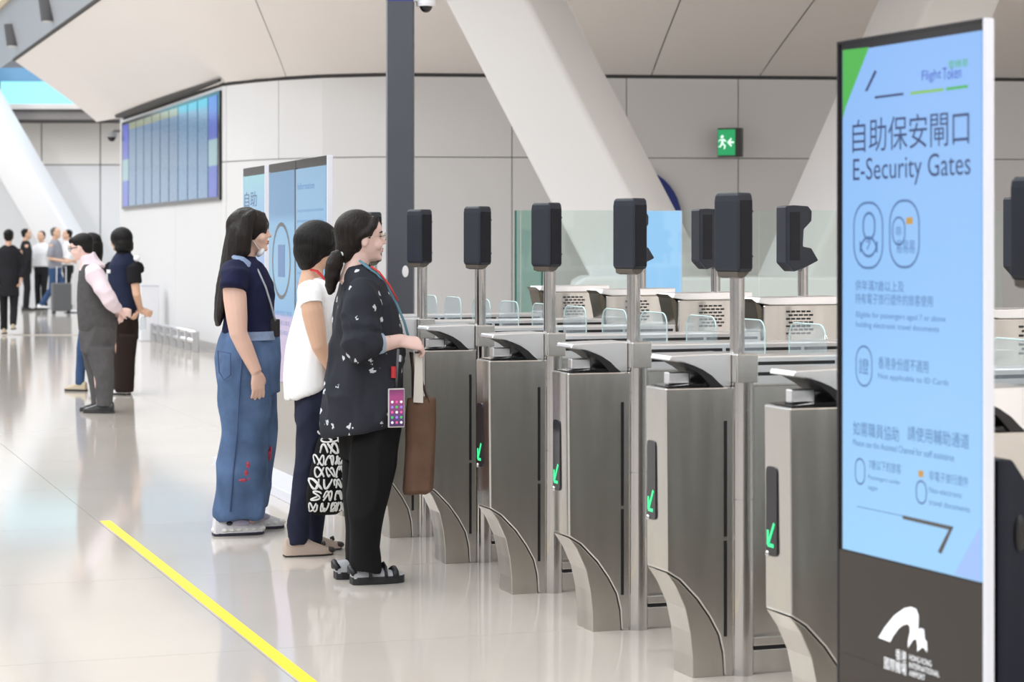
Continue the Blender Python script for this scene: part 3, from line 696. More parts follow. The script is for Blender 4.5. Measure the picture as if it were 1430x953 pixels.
# ------------------------------------------------------------------ flight display board on the receding wall
bA, bB = wall_at(173), wall_at(310)
bd = (bB - bA); BW = bd.length; ba = math.atan2(bd.y, bd.x)
bo = empty('display_board', (bA.x, bA.y, 0), ba); tag(bo, 'long blue flight display board on the receding wall', 'display board')
bz0, bz1 = 2.075, 3.56
MB().box((0, -0.036, bz0), (BW, -0.004, bz1)).build('cabinet', M_BEZEL, bo)
nc = 11
def board_mat(name, base, text, head):
    m = mat(name, (0.02, 0.02, 0.03), 0.12); nt = m.node_tree; b = nt.nodes['Principled BSDF']
    tc = nt.nodes.new('ShaderNodeTexCoord'); mp = nt.nodes.new('ShaderNodeMapping'); mp.inputs['Scale'].default_value = (9, 1, 150)
    br = nt.nodes.new('ShaderNodeTexNoise'); br.inputs['Scale'].default_value = 1.0; br.inputs['Detail'].default_value = 1
    nt.links.new(tc.outputs['Generated'], mp.inputs[0]); nt.links.new(mp.outputs[0], br.inputs['Vector'])
    r = nt.nodes.new('ShaderNodeValToRGB'); r.color_ramp.elements[0].position = 0.4; r.color_ramp.elements[1].position = 0.62
    r.color_ramp.elements[0].color = (*base, 1); r.color_ramp.elements[1].color = (*text, 1); nt.links.new(br.outputs[0], r.inputs[0])
    sp = nt.nodes.new('ShaderNodeSeparateXYZ'); nt.links.new(tc.outputs['Generated'], sp.inputs[0])
    gt = nt.nodes.new('ShaderNodeMath'); gt.operation = 'GREATER_THAN'; gt.inputs[1].default_value = 0.92; nt.links.new(sp.outputs['Z'], gt.inputs[0])
    mx = nt.nodes.new('ShaderNodeMix'); mx.data_type = 'RGBA'; nt.links.new(gt.outputs[0], mx.inputs['Factor']); nt.links.new(r.outputs[0], mx.inputs['A']); mx.inputs['B'].default_value = (*head, 1)
    nt.links.new(mx.outputs['Result'], b.inputs['Emission Color']); b.inputs['Emission Strength'].default_value = 0.46
    return m
BM1 = board_mat('board_rows', (0.05, 0.20, 0.52), (0.42, 0.62, 0.72), (0.45, 0.52, 0.36))
BM3 = board_mat('board_rows_cool', (0.05, 0.22, 0.56), (0.40, 0.66, 0.82), (0.10, 0.55, 0.78))
BM2 = screen_mat('board_side', [(0.0, (0.08, 0.13, 0.70)), (0.30, (0.10, 0.18, 0.75)), (0.32, (0.40, 0.66, 0.72)), (0.56, (0.42, 0.68, 0.75)), (0.58, (0.10, 0.16, 0.72)), (1.0, (0.10, 0.14, 0.78))])
cw = BW / nc
for k in range(nc):
    MB().box((k * cw + 0.035 + (0.10 if k == 0 else 0), -0.043, bz0 + 0.05), ((k + 1) * cw - 0.035 - (0.10 if k == nc - 1 else 0), -0.035, bz1 - 0.05)).build('screen_column', BM2 if k in (0, nc - 1) else (BM3 if k > 6 else BM1), bo)

# ------------------------------------------------------------------ slate post with the dome camera
PD = 14.5
pl, pr = P(540, 342, PD), P(578, 342, PD)
po = empty('signage_post', ((pl.x + pr.x) / 2, PD, 0)); tag(po, 'tall slate grey post behind the woman with glasses', 'post')
hw = (pr.x - pl.x) / 2
MB().box((-hw + 0.012, -0.09, 0), (hw, 0.09, 3.6)).build('shaft', M_POST, po, bevel=0.006)
MB().box((-hw, -0.085, 0), (-hw + 0.011, 0.085, 3.6)).build('edge_strip', mat('post_edge', (0.30, 0.31, 0.34), 0.4), po)
MB().box((-hw + 0.012, -0.0915, HC + (HY - 3) / F * PD), (hw, -0.09, 3.6)).build('blue_band', mat('band_royal', (0.03, 0.04, 0.35), 0.4), po)
pc = P(595, 8, PD)
MB().ell((P(567, 379, PD).x - po.location.x, -0.091, P(567, 379, PD).z), (0.022, 0.002, 0.040)).build('label_plate', M_WHITE, po, smooth=True)
dm = empty('dome_camera', (pc.x, PD - 0.02, pc.z)); tag(dm, 'white dome security camera fixed to the slate post', 'camera')
MB().cyl((0, 0), 0.066, 0.01, 0.07, 24, r1=0.055).build('housing', M_WHITE, dm, smooth=0.6)
MB().ell((0, 0, 0.005), (0.045, 0.045, 0.055), seg=20, rg=12).build('dome', M_BEZEL, dm, smooth=True)
MB().cyl((0, 0), 0.064, -0.008, 0.01, 24).build('ring', M_WHITE, dm, smooth=0.6)
MB().box((hw - (pc.x - po.location.x) - 0.004, -0.03, 0.025), (0, 0.03, 0.075)).build('bracket', M_WHITE, dm)
# ------------------------------------------------------------------ things on and along the back wall
ew = wall_at(1031)
es = empty('exit_sign', (ew.x, ew.y, 0)); tag(es, 'green running-man exit sign sticking out from the white wall', 'exit sign')
EG = emis('exit_green', (0.01, 0.30, 0.10), 1.0); EW = emis('exit_white', (0.75, 1.0, 0.85), 1.0)
cpx = P(1018.5, 199, ew.y - 0.35)
es.location = (cpx.x, ew.y - 0.35, cpx.z); es.rotation_euler = (0, 0, math.radians(-24))
MB().box((-0.155, -0.02, -0.185), (0.155, 0.10, 0.185)).build('box', mat('sign_dark', (0.05, 0.05, 0.045), 0.4), es, bevel=0.008)
ff = MB().box((-0.145, -0.026, -0.165), (0.085, -0.019, 0.165)).build('lit_face', EG, es)
def fpoly(pts, nm): MB().prism(pts, -0.030, -0.0265).build(nm, EW, ff)
fpoly([(-0.02, 0.0), (0.03, 0.055), (0.045, 0.04), (0.02, 0.012), (0.07, 0.012), (0.07, -0.012), (0.02, -0.012), (0.045, -0.04), (0.03, -0.055)], 'arrow')
fpoly([(-0.11, 0.075), (-0.085, 0.095), (-0.065, 0.08), (-0.075, 0.055), (-0.1, 0.05)], 'pictogram')
fpoly([(-0.12, 0.04), (-0.06, 0.045), (-0.03, 0.015), (-0.04, 0.005), (-0.065, 0.025), (-0.07, -0.01), (-0.04, -0.04), (-0.05, -0.085), (-0.065, -0.085), (-0.06, -0.045), (-0.085, -0.025), (-0.105, -0.06), (-0.135, -0.06), (-0.135, -0.048), (-0.115, -0.045), (-0.1, 0.0), (-0.095, 0.028), (-0.12, 0.025), (-0.135, 0.0), (-0.14, 0.01)], 'pictogram')
MB().box((-0.03, 0.10, -0.04), (0.03, 0.36, 0.04)).build('bracket', M_GAP, es)
# blue disc sign on the wall
bw = wall_at(893)
cz = P(0, 312, bw.y).z
rads = 0.55
o = MB().loft([[Vector((math.cos(a) * rads, y, math.sin(a) * rads * 1.25)) for a in [2 * math.pi * k / 40 for k in range(40)]] for y in (-0.04, -0.012)]).build('blue_wall_disc', mat('disc_blue', (0.012, 0.028, 0.21), 0.4))
o.location = (bw.x, bw.y, cz); tag(o, 'dark blue round sign on the white wall beside the leaning column', 'sign')
# CCTV on the far side
cp = P(156, 190, 37.4)
cc = empty('security_camera', cp); tag(cc, 'small grey security camera beside the display board', 'camera')
MB().tube([(0.26, 0.1, 0.09), (0.05, 0.0, 0.09), (0, 0, 0.05)], 0.025, 8).build('arm', M_GAP, cc); MB().cyl((0, 0), 0.09, -0.02, 0.07, 14).build('housing', mat('camera_grey', (0.35, 0.35, 0.36), 0.4), cc); MB().ell((0, 0, -0.02), (0.075, 0.075, 0.08)).build('dome', M_BEZEL, cc, smooth=True)
# low guard rail along the receding wall
ra = wall_at(240); rb = WP[1] + (WP[1] - WP[0]).normalized() * -0.4
wn_ = (WP[1] - WP[0]).normalized(); hn = Vector((wn_.y, -wn_.x))
gr = empty('guard_rail', (0, 0, 0)); tag(gr, 'low steel guard rail along the foot of the receding wall', 'guard rail')
A3 = Vector((*(ra + hn * 0.28), 0)); B3 = Vector((*(rb + hn * 0.28), 0)); gr.location = A3
dv = B3 - A3
for z in (0.27, 0.15): MB().tube([Vector((0, 0, z)), dv + Vector((0, 0, z))], 0.028, 8).build('rail', M_SILVER, gr, smooth=True)
for k in range(7):
    p = dv * (k / 6); MB().box((p.x - 0.04, p.y - 0.04, 0), (p.x + 0.04, p.y + 0.04, 0.28)).build('post', mat('rail_post_grey', (0.42, 0.42, 0.43), 0.4), gr)
# white bin-like cabinet by the wall end
q = G(207, 476)
wc = empty('white_cabinet', q, TH); tag(wc, 'white box cabinet standing by the wall near the guard rail', 'cabinet')
MB().box((-0.14, -0.16, 0), (0.14, 0.16, 0.84)).build('body', M_WHITE, wc, bevel=0.012)
MB().box((-0.15, -0.17, 0.84), (0.15, 0.17, 0.86)).build('lid', M_FRAMEW, wc, bevel=0.004)
# ------------------------------------------------------------------ glass screen beyond the gates
GD = 17.0
def gx(px): return (px - CX) / F * GD
gz = HC + (HY - 294) / F * GD
gs = empty('glass_screen', (gx(720), GD, 0)); tag(gs, 'long greenish glass screen standing beyond the gates', 'glass screen')
M_G1 = glass('screen_glass', (0.91, 0.965, 0.945)); M_G2 = glass('screen_glass_green', (0.70, 0.89, 0.84))
xs = [720, 727, 757, 899, 951, 1060, 1168, 1280, 1400]
for k, (a, b) in enumerate(zip(xs[:-1], xs[1:])):
    MB().box((gx(a) - gx(720) + 0.004, -0.006, 0.08), (gx(b) - gx(720) - 0.004, 0.006, gz)).build('pane', M_G2 if k in (0, 1) else M_G1, gs)
for px in (720, 757, 899): MB().box((gx(px) - gx(720) - 0.008, -0.012, 0.0), (gx(px) - gx(720) + 0.008, 0.012, gz)).build('pane_edge', mat('pane_edge', (0.03, 0.13, 0.11), 0.2), gs)
MB().box((0, -0.04, 0), (gx(1400) - gx(720), 0.04, 0.09)).build('shoe_channel', M_SILVER, gs)
sd = GD + 0.5; bp_ = empty('blue_glow_panel', ((890 - CX) / F * sd, sd, 0)); tag(bp_, 'plain pale blue glowing panel standing in for a reflection in the glass', 'screen')  # glowing panel added to give the glass its blue reflection
bwid = 61 / F * sd; btop = HC + (HY - 295) / F * sd
MB().box((0, 0, 0.55), (bwid, 0.01, btop)).build('screen', emis('pale_blue_light', (0.36, 0.63, 1.0), 0.9), bp_)
MB().box((-0.01, 0.008, 0), (bwid + 0.01, 0.05, btop + 0.004)).build('housing', M_FRAMEW, bp_)
MB().box((-0.04, -0.15, 0), (bwid + 0.04, 0.2, 0.03)).build('base_plate', M_FRAMEW, bp_)
# blue chair-like panel behind the glass
bc = empty('blue_chair', P(812, 342, 19.0)); bc.location.z = 0; tag(bc, 'royal blue high chair behind the glass screen', 'chair')
M_BLU = mat('chair_blue', (0.02, 0.045, 0.30), 0.5)
zA, zB = P(0, 404, 19).z, P(0, 440, 19).z
MB().prism([(-0.105, zA), (0.085, zA), (0.125, zB + 0.04), (0.17, zB - 0.06), (-0.04, zB - 0.06), (-0.06, zB + 0.08)], -0.03, 0.03).build('backrest', M_BLU, bc, bevel=0.012)
MB().prism([(-0.2, zB - 0.12), (0.22, zB - 0.12), (0.22, zB - 0.05), (-0.2, zB - 0.05)], -0.4, 0.05).build('seat', M_BLU, bc, bevel=0.02)
MB().cyl((0, -0.18), 0.035, 0.03, zB - 0.11, 14).build('column', M_SILVER, bc, smooth=0.6); MB().cyl((0, -0.18), 0.23, 0, 0.03, 20).build('base', M_SILVER, bc, smooth=0.6)
# ------------------------------------------------------------------ people
def remesh(o, vox, smooth=4, wrinkle=0.0, wf=14.0, seed=0, stretch=(1, 1, 1)):
    md = o.modifiers.new('r', 'REMESH'); md.mode = 'VOXEL'; md.voxel_size = vox; md.use_smooth_shade = True
    if smooth:
        ms = o.modifiers.new('s', 'SMOOTH'); ms.iterations = smooth; ms.factor = 0.5
    dg = bpy.context.evaluated_depsgraph_get(); dg.update()
    me = bpy.data.meshes.new_from_object(o.evaluated_get(dg))
    mats = list(o.data.materials); o.modifiers.clear(); old = o.data; nm = old.name
    o.data = me; bpy.data.meshes.remove(old); me.name = nm
    me.materials.clear()
    for m in mats: me.materials.append(m)
    if wrinkle:
        nrm = [v.normal.copy() for v in me.vertices]
        for v, q in zip(me.vertices, nrm):
            p = Vector((v.co.x * wf * stretch[0] + seed, v.co.y * wf * stretch[1], v.co.z * wf * stretch[2]))
            a = noise.noise(p); b = 1 - abs(noise.noise(p * 0.6 + Vector((3, 7, 1)))) * 2
            v.co += q * wrinkle * (0.6 * a + 0.6 * b * abs(b) - 0.2)
    for p in me.polygons: p.use_smooth = True
    return o
def ring(cx, cy, z, rx, ry, n=20, rxb=None, tilt=0.0):
    """horizontal ring: rx forward, rxb backward, ry sideways; tilt raises the front"""
    out = []
    for k in range(n):
        a = 2 * math.pi * k / n; c, s = math.cos(a), math.sin(a)
        x = c * (rx if c >= 0 else (rxb if rxb is not None else rx))
        out.append(Vector((cx + x, cy + s * ry, z + tilt * x)))
    return out
SKIN = mat('skin_light', (0.72, 0.47, 0.38), 0.5, sss=0.06, var=0.04, vscale=9)
SKIN2 = mat('skin_warm', (0.66, 0.41, 0.29), 0.5, sss=0.06, var=0.04, vscale=9)
SKIN3 = mat('skin_fair', (0.80, 0.56, 0.50), 0.5, sss=0.06, var=0.04, vscale=9)
HAIR = mat('hair_black', (0.007, 0.006, 0.006), 0.48, var=0.5, vscale=1.0, stretch=(160, 160, 6), bump=0.5, bscale=1.0, spec=0.22)
HAIR2 = mat('hair_dark_brown', (0.012, 0.008, 0.007), 0.46, var=0.5, vscale=1.0, stretch=(150, 150, 5), bump=0.5, bscale=1.0, spec=0.22)
LIP = mat('lip_rose', (0.50, 0.20, 0.18), 0.45); EYEW = mat('eye_dark', (0.02, 0.014, 0.012), 0.2); BROW = mat('brow_dark', (0.03, 0.022, 0.02), 0.7)
class Fig:
    def __init__(s, px, py, ang, label, group=None, foot_z=0.0):
        s.b = G(px, py); s.ang = ang; s.n = Vector((math.cos(ang), math.sin(ang), 0)); s.r = Vector((-math.sin(ang), math.cos(ang), 0))
        s.root = empty('person', s.b, ang); tag(s.root, label, 'person', group)
        s.body = MB(); s.sc = F / s.b.y
    def Q(s, px, py, v=0.0):
        """image point -> local point in the vertical plane y = v of the figure"""
        k = (px - CX) / F
        x = (k * (s.b.y + v * s.r.y) - s.b.x - v * s.r.x) / (s.n.x - k * s.n.y)
        D = s.b.y + x * s.n.y + v * s.r.y
        return Vector((x, v, HC + (HY - py) / F * D))
    def rows(s, lst, v=0.0, n=22, foreshort=0.27):
        """lst of (row, left px, right px, half width): rings that fill that silhouette"""
        out = []
        for r in lst:
            py, l, rr, ry = r[:4]; vv = r[4] if len(r) > 4 else v
            a, b = s.Q(l, py, vv), s.Q(rr, py, vv)
            h = abs(b.x - a.x) / 2; cx = (a.x + b.x) / 2; z = (a.z + b.z) / 2
            rx = math.sqrt(max(h * h - (foreshort * ry) ** 2, (0.45 * h) ** 2))
            out.append(ring(cx, vv, z, rx, ry, n, tilt=r[5] if len(r) > 5 else 0.0))
        return out
    def head(s, px, py, scale=1.0, pitch=0.0, yaw=0.0, v=0.0, jaw=1.0):
        """px,py: image point of the ear axis at chin height"""
        o = s.Q(px, py, v); s.ho = o; s.hs = scale
        s.hm = Matrix.Rotation(yaw, 3, 'Z') @ Matrix.Rotation(-pitch, 3, 'Y')
        T = lambda p: o + Vector((0, 0, 0.10 * scale)) + s.hm @ ((Vector(p) - Vector((0, 0, 0.10))) * scale)
        s.T = T
        Z = [0.0, 0.012, 0.025, 0.036, 0.046, 0.056, 0.066, 0.080, 0.098, 0.112, 0.128, 0.148, 0.170, 0.192, 0.208, 0.217]
        FR = [0.064, 0.081, 0.084, 0.082, 0.086, 0.089, 0.087, 0.086, 0.084, 0.083, 0.089, 0.090, 0.083, 0.064, 0.038, 0.012]
        BK = [-0.01, -0.03, -0.04, -0.05, -0.06, -0.068, -0.075, -0.085, -0.094, -0.098, -0.101, -0.102, -0.094, -0.074, -0.046, -0.012]
        WD = [0.022, 0.038, 0.045, 0.051, 0.056, 0.060, 0.063, 0.067, 0.070, 0.072, 0.074, 0.075, 0.070, 0.056, 0.035, 0.010]
        rg = []
        for z, f, b, wd in zip(Z, FR, BK, WD):
            wd *= jaw if z < 0.07 else 1
            r_ = []
            for k in range(24):
                a = 2 * math.pi * k / 24; c, q = math.cos(a), math.sin(a)
                x = (abs(c) ** 0.9) * (f if c > 0 else b); y = (abs(q) ** 0.95) * wd * (1 if q > 0 else -1)
                r_.append(T((x, y, z)))
            rg.append(r_)
        s.body.loft(rg)
        E = lambda c, r: s.body.ell(T(c), [q * scale for q in r], s.hm)
        E((0.086, 0, 0.103), (0.012, 0.010, 0.020)); E((0.099, 0, 0.085), (0.013, 0.012, 0.012)); E((0.086, 0.010, 0.080), (0.012, 0.009, 0.009)); E((0.086, -0.010, 0.080), (0.012, 0.009, 0.009))
        E((0.086, 0, 0.057), (0.010, 0.020, 0.007)); E((0.084, 0, 0.045), (0.010, 0.017, 0.008)); E((0.078, 0, 0.016), (0.013, 0.018, 0.014))
        for sg in (1, -1):
            E((-0.006, sg * 0.074, 0.095), (0.017, 0.009, 0.030)); E((0.055, sg * 0.040, 0.075), (0.030, 0.022, 0.026))
        s.body.tube([T((-0.015, 0, 0.06)), T((-0.022, 0, 0.0)), o + Vector((-0.045, 0, -0.10))], [0.055 * scale, 0.052 * scale, 0.062], 16)
    def face(s, lips=True, eyes=True):
        T, sc = s.T, s.hs
        if eyes:
            for sg in (1, -1):
                MB().ell(T((0.0755, sg * 0.031, 0.1115)), (0.009 * sc, 0.013 * sc, 0.0055 * sc), s.hm).build('eye', EYEW, s.root, smooth=True)
                MB().tube([T((0.087, sg * 0.016, 0.127)), T((0.083, sg * 0.034, 0.131)), T((0.068, sg * 0.052, 0.126))], [0.003, 0.0035, 0.002], 6).build('eyebrow', BROW, s.root, smooth=True)
        if lips: MB().ell(T((0.0905, 0, 0.0555)), (0.007 * sc, 0.018 * sc, 0.005 * sc), s.hm).ell(T((0.089, 0, 0.046)), (0.007 * sc, 0.016 * sc, 0.0055 * sc), s.hm).build('lips', LIP, s.root, smooth=True)
    def arm(s, pts, rad): s.body.tube(pts, rad, 14)
    def hand(s, w, fwd, back, thumb=1, curl=0.35, size=1.0, spread=0.06):
        """w wrist, fwd pointing to the fingers, back the back of the hand; thumb side = +-1"""
        f = Vector(fwd).normalized(); k = Vector(back); k = (k - f * k.dot(f)).normalized(); q = f.cross(k) * thumb
        z = size; w = Vector(w)
        rg = []
        for t, wd, th in ((-0.01, 0.024, 0.020), (0.02, 0.030, 0.018), (0.05, 0.038, 0.016), (0.08, 0.040, 0.014), (0.092, 0.036, 0.011)):
            c = w + f * t * z
            rg.append([c + q * (wd * z * math.cos(a)) + k * (th * z * math.sin(a)) for a in [2 * math.pi * i / 12 for i in range(12)]])
        s.body.loft(rg)
        for i, (off, ln) in enumerate(((0.029, 0.066), (0.0098, 0.074), (-0.0098, 0.069), (-0.028, 0.054))):
            c = w + f * 0.084 * z + q * off * z; d = (f + q * spread * (1.5 - i)).normalized(); pts = [c - d * 0.02 * z, c]; ang = 0.0
            for seg_, cr in ((0.45, curl), (0.32, curl * 1.25), (0.23, curl)):
                ang += cr; dd = d * math.cos(ang) - k * math.sin(ang)
                c = c + dd * ln * seg_ * z; pts.append(c)
            s.body.tube(pts, [0.0088 * z, 0.0088 * z, 0.0082 * z, 0.0076 * z, 0.0062 * z], 9)
        c = w + f * 0.022 * z + q * 0.026 * z; d = (f * 0.75 + q * 0.55 - k * 0.35).normalized(); d2 = (f * 0.95 + q * 0.12 - k * (0.3 + curl * 0.5)).normalized()
        s.body.tube([c - d * 0.012, c, c + d * 0.034 * z, c + d * 0.034 * z + d2 * 0.026 * z, c + d * 0.034 * z + d2 * 0.046 * z], [0.014 * z, 0.0135 * z, 0.0105 * z, 0.0095 * z, 0.007 * z], 9)
    def core(s, waist_z, top_z, legs, x=0.0):
        """hidden trunk and legs that hold the figure together under the clothes"""
        s.body.tube([(x - 0.01, 0, waist_z), (x - 0.01, 0, (waist_z + top_z) / 2), (s.ho.x - 0.04, 0, top_z)], [0.075, 0.07, 0.06], 12)
        for pts in legs: s.body.tube(pts, [0.05] + [0.042] * (len(pts) - 2) + [0.032], 10)
    def finish(s, skin, vox=0.005, smooth=3):
        o = s.body.build('body', skin, s.root); remesh(o, vox, smooth); return o
    def cloth(s, name, mb, m, vox=0.011, smooth=5, wr=0.008, wf=12, seed=0, st=(1, 1, 0.6)):
        o = mb.build(name, m, s.root); remesh(o, vox, smooth, wr, wf, seed, st); return o
    def shoe(s, x, y, L=0.25, up=None, sole=None, h=0.085, sole_h=0.022, wd=0.045, yaw=0.0, top=0.5, name='shoe', z0=0.0):
        rt = Matrix.Rotation(yaw, 3, 'Z'); o = Vector((x, y, z0))
        prof = [(-0.40, 0.62), (-0.30, 0.80), (-0.05, 0.86), (0.2, 1.0), (0.42, 0.95), (0.55, 0.62), (0.60, 0.15)]
        outl = [(a * L, b * wd) for a, b in prof] + [(a * L, -b * wd) for a, b in prof[::-1]]
        sm = MB().prism([(p[0], p[1]) for p in outl], 0.0, sole_h, 'z')
        um = MB(); rg = []
        for t, hh, ww in ((-0.395, 0.55, 0.5), (-0.37, 0.95, 0.72), (-0.25, 1.0, 0.80), (-0.1, 1.0, 0.82), (0.05, 0.92, 0.88), (0.2, 0.66, 0.95), (0.4, 0.44, 0.93), (0.53, 0.32, 0.66), (0.59, 0.16, 0.25)):
            rg.append([Vector((t * L, ww * wd * math.cos(a), sole_h * 0.8 + max(0, math.sin(a)) ** 0.8 * (h * hh))) for a in [math.pi * k / 10 for k in range(11)]] )
        um.loft(rg)
        for mb_ in (sm, um): mb_.v = [o + rt @ p for p in mb_.v]
        u = um.build(name, up, s.root, smooth=0.9)
        sl = sm.build('sole', sole, u, bevel=0.004)
        return u
def hairmat(): return HAIR
# ============================================================ woman in the patterned shirt (nearest)
A = Fig(512, 811, TH, 'woman with glasses and ponytail in dark patterned shirt, holding a brown tote')
A.head(505, 366, 1.0, pitch=0.02)
A.core(0.82, 1.34, [[(0.02, s * 0.08, 0.85), (0.0, s * 0.09, 0.45), (-0.02, s * 0.09, 0.05)] for s in (1, -1)], 0.02)
sh, el, wr_ = A.Q(506, 412, -0.15), A.Q(502, 484, -0.22), A.Q(553, 477, -0.16)
A.arm([sh, sh.lerp(el, 0.5), el, el.lerp(wr_, 0.5), wr_, wr_ + (wr_ - el).normalized() * 0.03], [0.03, 0.035, 0.044, 0.042, 0.031, 0.030])
A.hand(wr_ + Vector((0.012, 0, 0.0)), (1, 0.12, -0.12), (0.12, -0.60, 0.80), thumb=-1, curl=0.72, size=1.14)
sh2, el2 = A.Q(505, 412, 0.15), A.Q(490, 485, 0.22); wr2 = Vector((wr_.x - 0.05, 0.13, wr_.z - 0.01))
A.arm([sh2, sh2.lerp(el2, 0.5), el2, el2.lerp(wr2, 0.5), wr2], [0.03, 0.035, 0.042, 0.036, 0.027])
A.hand(wr2, (1, -0.25, 0.05), (0, 0.6, 0.8), thumb=1, curl=0.8, size=0.98)
A.finish(SKIN3); A.face()
# shirt material: near-black cloth with scattered pale motifs
M_SHIRT = mat('shirt_charcoal_print', (0.028, 0.03, 0.038), 0.75, spec=0.15)
nt = M_SHIRT.node_tree; b_ = nt.nodes['Principled BSDF']
tc = nt.nodes.new('ShaderNodeTexCoord'); vo = nt.nodes.new('ShaderNodeTexVoronoi'); vo.inputs['Scale'].default_value = 13.5; vo.inputs['Randomness'].default_value = 0.75
nz = nt.nodes.new('ShaderNodeTexNoise'); nz.inputs['Scale'].default_value = 70.0
ad = nt.nodes.new('ShaderNodeMath'); ad.operation = 'MULTIPLY_ADD'; ad.inputs[1].default_value = 0.5; lt = nt.nodes.new('ShaderNodeMath'); lt.operation = 'LESS_THAN'; lt.inputs[1].default_value = 0.42
mx = nt.nodes.new('ShaderNodeMix'); mx.data_type = 'RGBA'; mx.inputs['A'].default_value = (0.026, 0.028, 0.037, 1); mx.inputs['B'].default_value = (0.60, 0.62, 0.66, 1)
nt.links.new(tc.outputs['Object'], vo.inputs['Vector']); nt.links.new(tc.outputs['Object'], nz.inputs['Vector']); nt.links.new(nz.outputs[0], ad.inputs[0]); nt.links.new(vo.outputs['Distance'], ad.inputs[2]); nt.links.new(ad.outputs[0], lt.inputs[0]); nt.links.new(lt.outputs[0], mx.inputs['Factor']); nt.links.new(mx.outputs['Result'], b_.inputs['Base Color'])
mb = MB().loft(A.rows([(600, 449, 556, 0.20, 0, 0.16), (594, 447, 560, 0.21, 0, 0.16), (580, 447, 562, 0.21, 0, 0.08), (560, 450, 563, 0.21), (520, 455, 566, 0.205), (490, 458, 566, 0.20), (460, 461, 561, 0.20), (432, 465, 553, 0.195), (412, 468, 546, 0.19), (398, 471, 541, 0.175), (386, 474, 535, 0.135), (378, 478, 530, 0.095), (371, 481, 524, 0.07)]))
for v, e_ in ((-1, el), (1, el2)):
    s0 = A.Q(503, 402, v * 0.135); cu = e_ + Vector((0.075, -v * 0.01, 0.012)); mid = s0.lerp(e_, 0.55) + Vector((0.005, v * 0.01, 0))
    q_ = [s0, s0.lerp(mid, 0.5) + Vector((0, v * 0.012, 0)), mid, mid.lerp(e_, 0.35), mid.lerp(e_, 0.55), mid.lerp(e_, 0.8), e_ + Vector((0.012, 0, 0.006)), e_ + Vector((0.045, 0, 0.010)), cu]
    mb.tube(q_, [0.085, 0.086, 0.082, 0.094, 0.080, 0.094, 0.080, 0.076, 0.062], 18)
A.cloth('shirt', mb, M_SHIRT, 0.010, 2, 0.030, 10, 2.0, (1, 1, 0.7))
MB().tube([el + Vector((0.070, 0.004, 0.010)), el + Vector((0.105, 0.008, 0.012))], [0.050, 0.044], 18).build('sleeve_lining', mat('lining_pale_blue', (0.36, 0.45, 0.58), 0.7), A.root, smooth=0.9)
cw_ = wr_.lerp(el, 0.25)
MB().tube([cw_ - Vector((0.006, 0, 0)), cw_ + Vector((0.006, 0, 0))], 0.036, 16).build('wristband', M_BLACK, A.root, smooth=0.8)
M_BLKP = mat('trousers_black', (0.009, 0.009, 0.010), 0.85, spec=0.15)
mb = MB().loft(A.rows([(585, 474, 560, 0.165), (600, 474, 560, 0.17), (625, 476, 557, 0.17), (640, 478, 554, 0.165)]))
for v, dx_ in ((-0.085, 2), (0.085, -4)):
    mb.loft(A.rows([(590, 495 + dx_, 540 + dx_, 0.06, v), (615, 484 + dx_, 554 + dx_, 0.09, v), (650, 482 + dx_, 552 + dx_, 0.095, v), (700, 482 + dx_, 542 + dx_, 0.09, v), (740, 484 + dx_, 530 + dx_, 0.085, v), (765, 483 + dx_, 525 + dx_, 0.083, v), (785, 484 + dx_, 528 + dx_, 0.085, v), (798, 485 + dx_, 530 + dx_, 0.085, v)]))
A.cloth('trousers', mb, M_BLKP, 0.011, 2, 0.024, 9, 5.0, (1, 1, 0.4))
M_SAND = mat('sandal_black', (0.014, 0.014, 0.018), 0.5); M_SOCK = mat('sock_grey', (0.42, 0.43, 0.45), 0.9)
for px_, v in ((520, -0.085), (497, 0.085)):
    c = A.Q(px_, 812, v)
    u = A.shoe(c.x, v, 0.24, M_SOCK, M_SAND, h=0.055, sole_h=0.034, wd=0.047, name='sandal')
    st = MB()
    for t, hh in ((-0.02, 0.094), (0.05, 0.080), (0.095, 0.066)):
        st.tube([Vector((c.x + t, v - 0.047, 0.03)), Vector((c.x + t, v - 0.034, hh - 0.012)), Vector((c.x + t, v, hh)), Vector((c.x + t, v + 0.034, hh - 0.012)), Vector((c.x + t, v + 0.047, 0.03))], 0.014, 8, flat=0.5)
    st.tube([Vector((c.x - 0.09, v - 0.035, 0.05)), Vector((c.x - 0.1, v, 0.075)), Vector((c.x - 0.09, v + 0.035, 0.05))], 0.014, 8)
    st.build('strap', M_SAND, u, smooth=True)
T = A.T
hm = MB().ell(T((-0.024, 0, 0.138)), (0.100, 0.086, 0.094), A.hm, 22, 14).ell(T((-0.045, 0, 0.105)), (0.075, 0.080, 0.085), A.hm, 20, 12).ell(T((-0.07, 0, 0.055)), (0.05, 0.055, 0.06), A.hm)
for sg in (1, -1): hm.tube([T((0.045, sg * 0.045, 0.188)), T((0.03, sg * 0.075, 0.155)), T((0.0, sg * 0.082, 0.128)), T((-0.04, sg * 0.07, 0.11))], [0.026, 0.022, 0.02, 0.02], 10, flat=0.8)
ha = hm.build('hair', HAIR2, A.root); remesh(ha, 0.006, 4)
pt = [A.Q(481, 350), A.Q(471, 358), A.Q(465, 372), A.Q(463, 388), A.Q(461, 402), A.Q(459, 412)]
pt = [p + Vector((0, -0.01, 0)) for p in pt]
pn = MB().tube(pt, [0.022, 0.034, 0.038, 0.034, 0.026, 0.008], 12); ph = pn.build('ponytail', HAIR2, ha); remesh(ph, 0.006, 2, 0.006, 30)
sp_ = pt[0].lerp(pt[1], 0.5)
MB().ell(sp_, (0.022, 0.034, 0.022)).build('scrunchie', mat('scrunchie_white', (0.62, 0.66, 0.70), 0.8), ha, smooth=True)
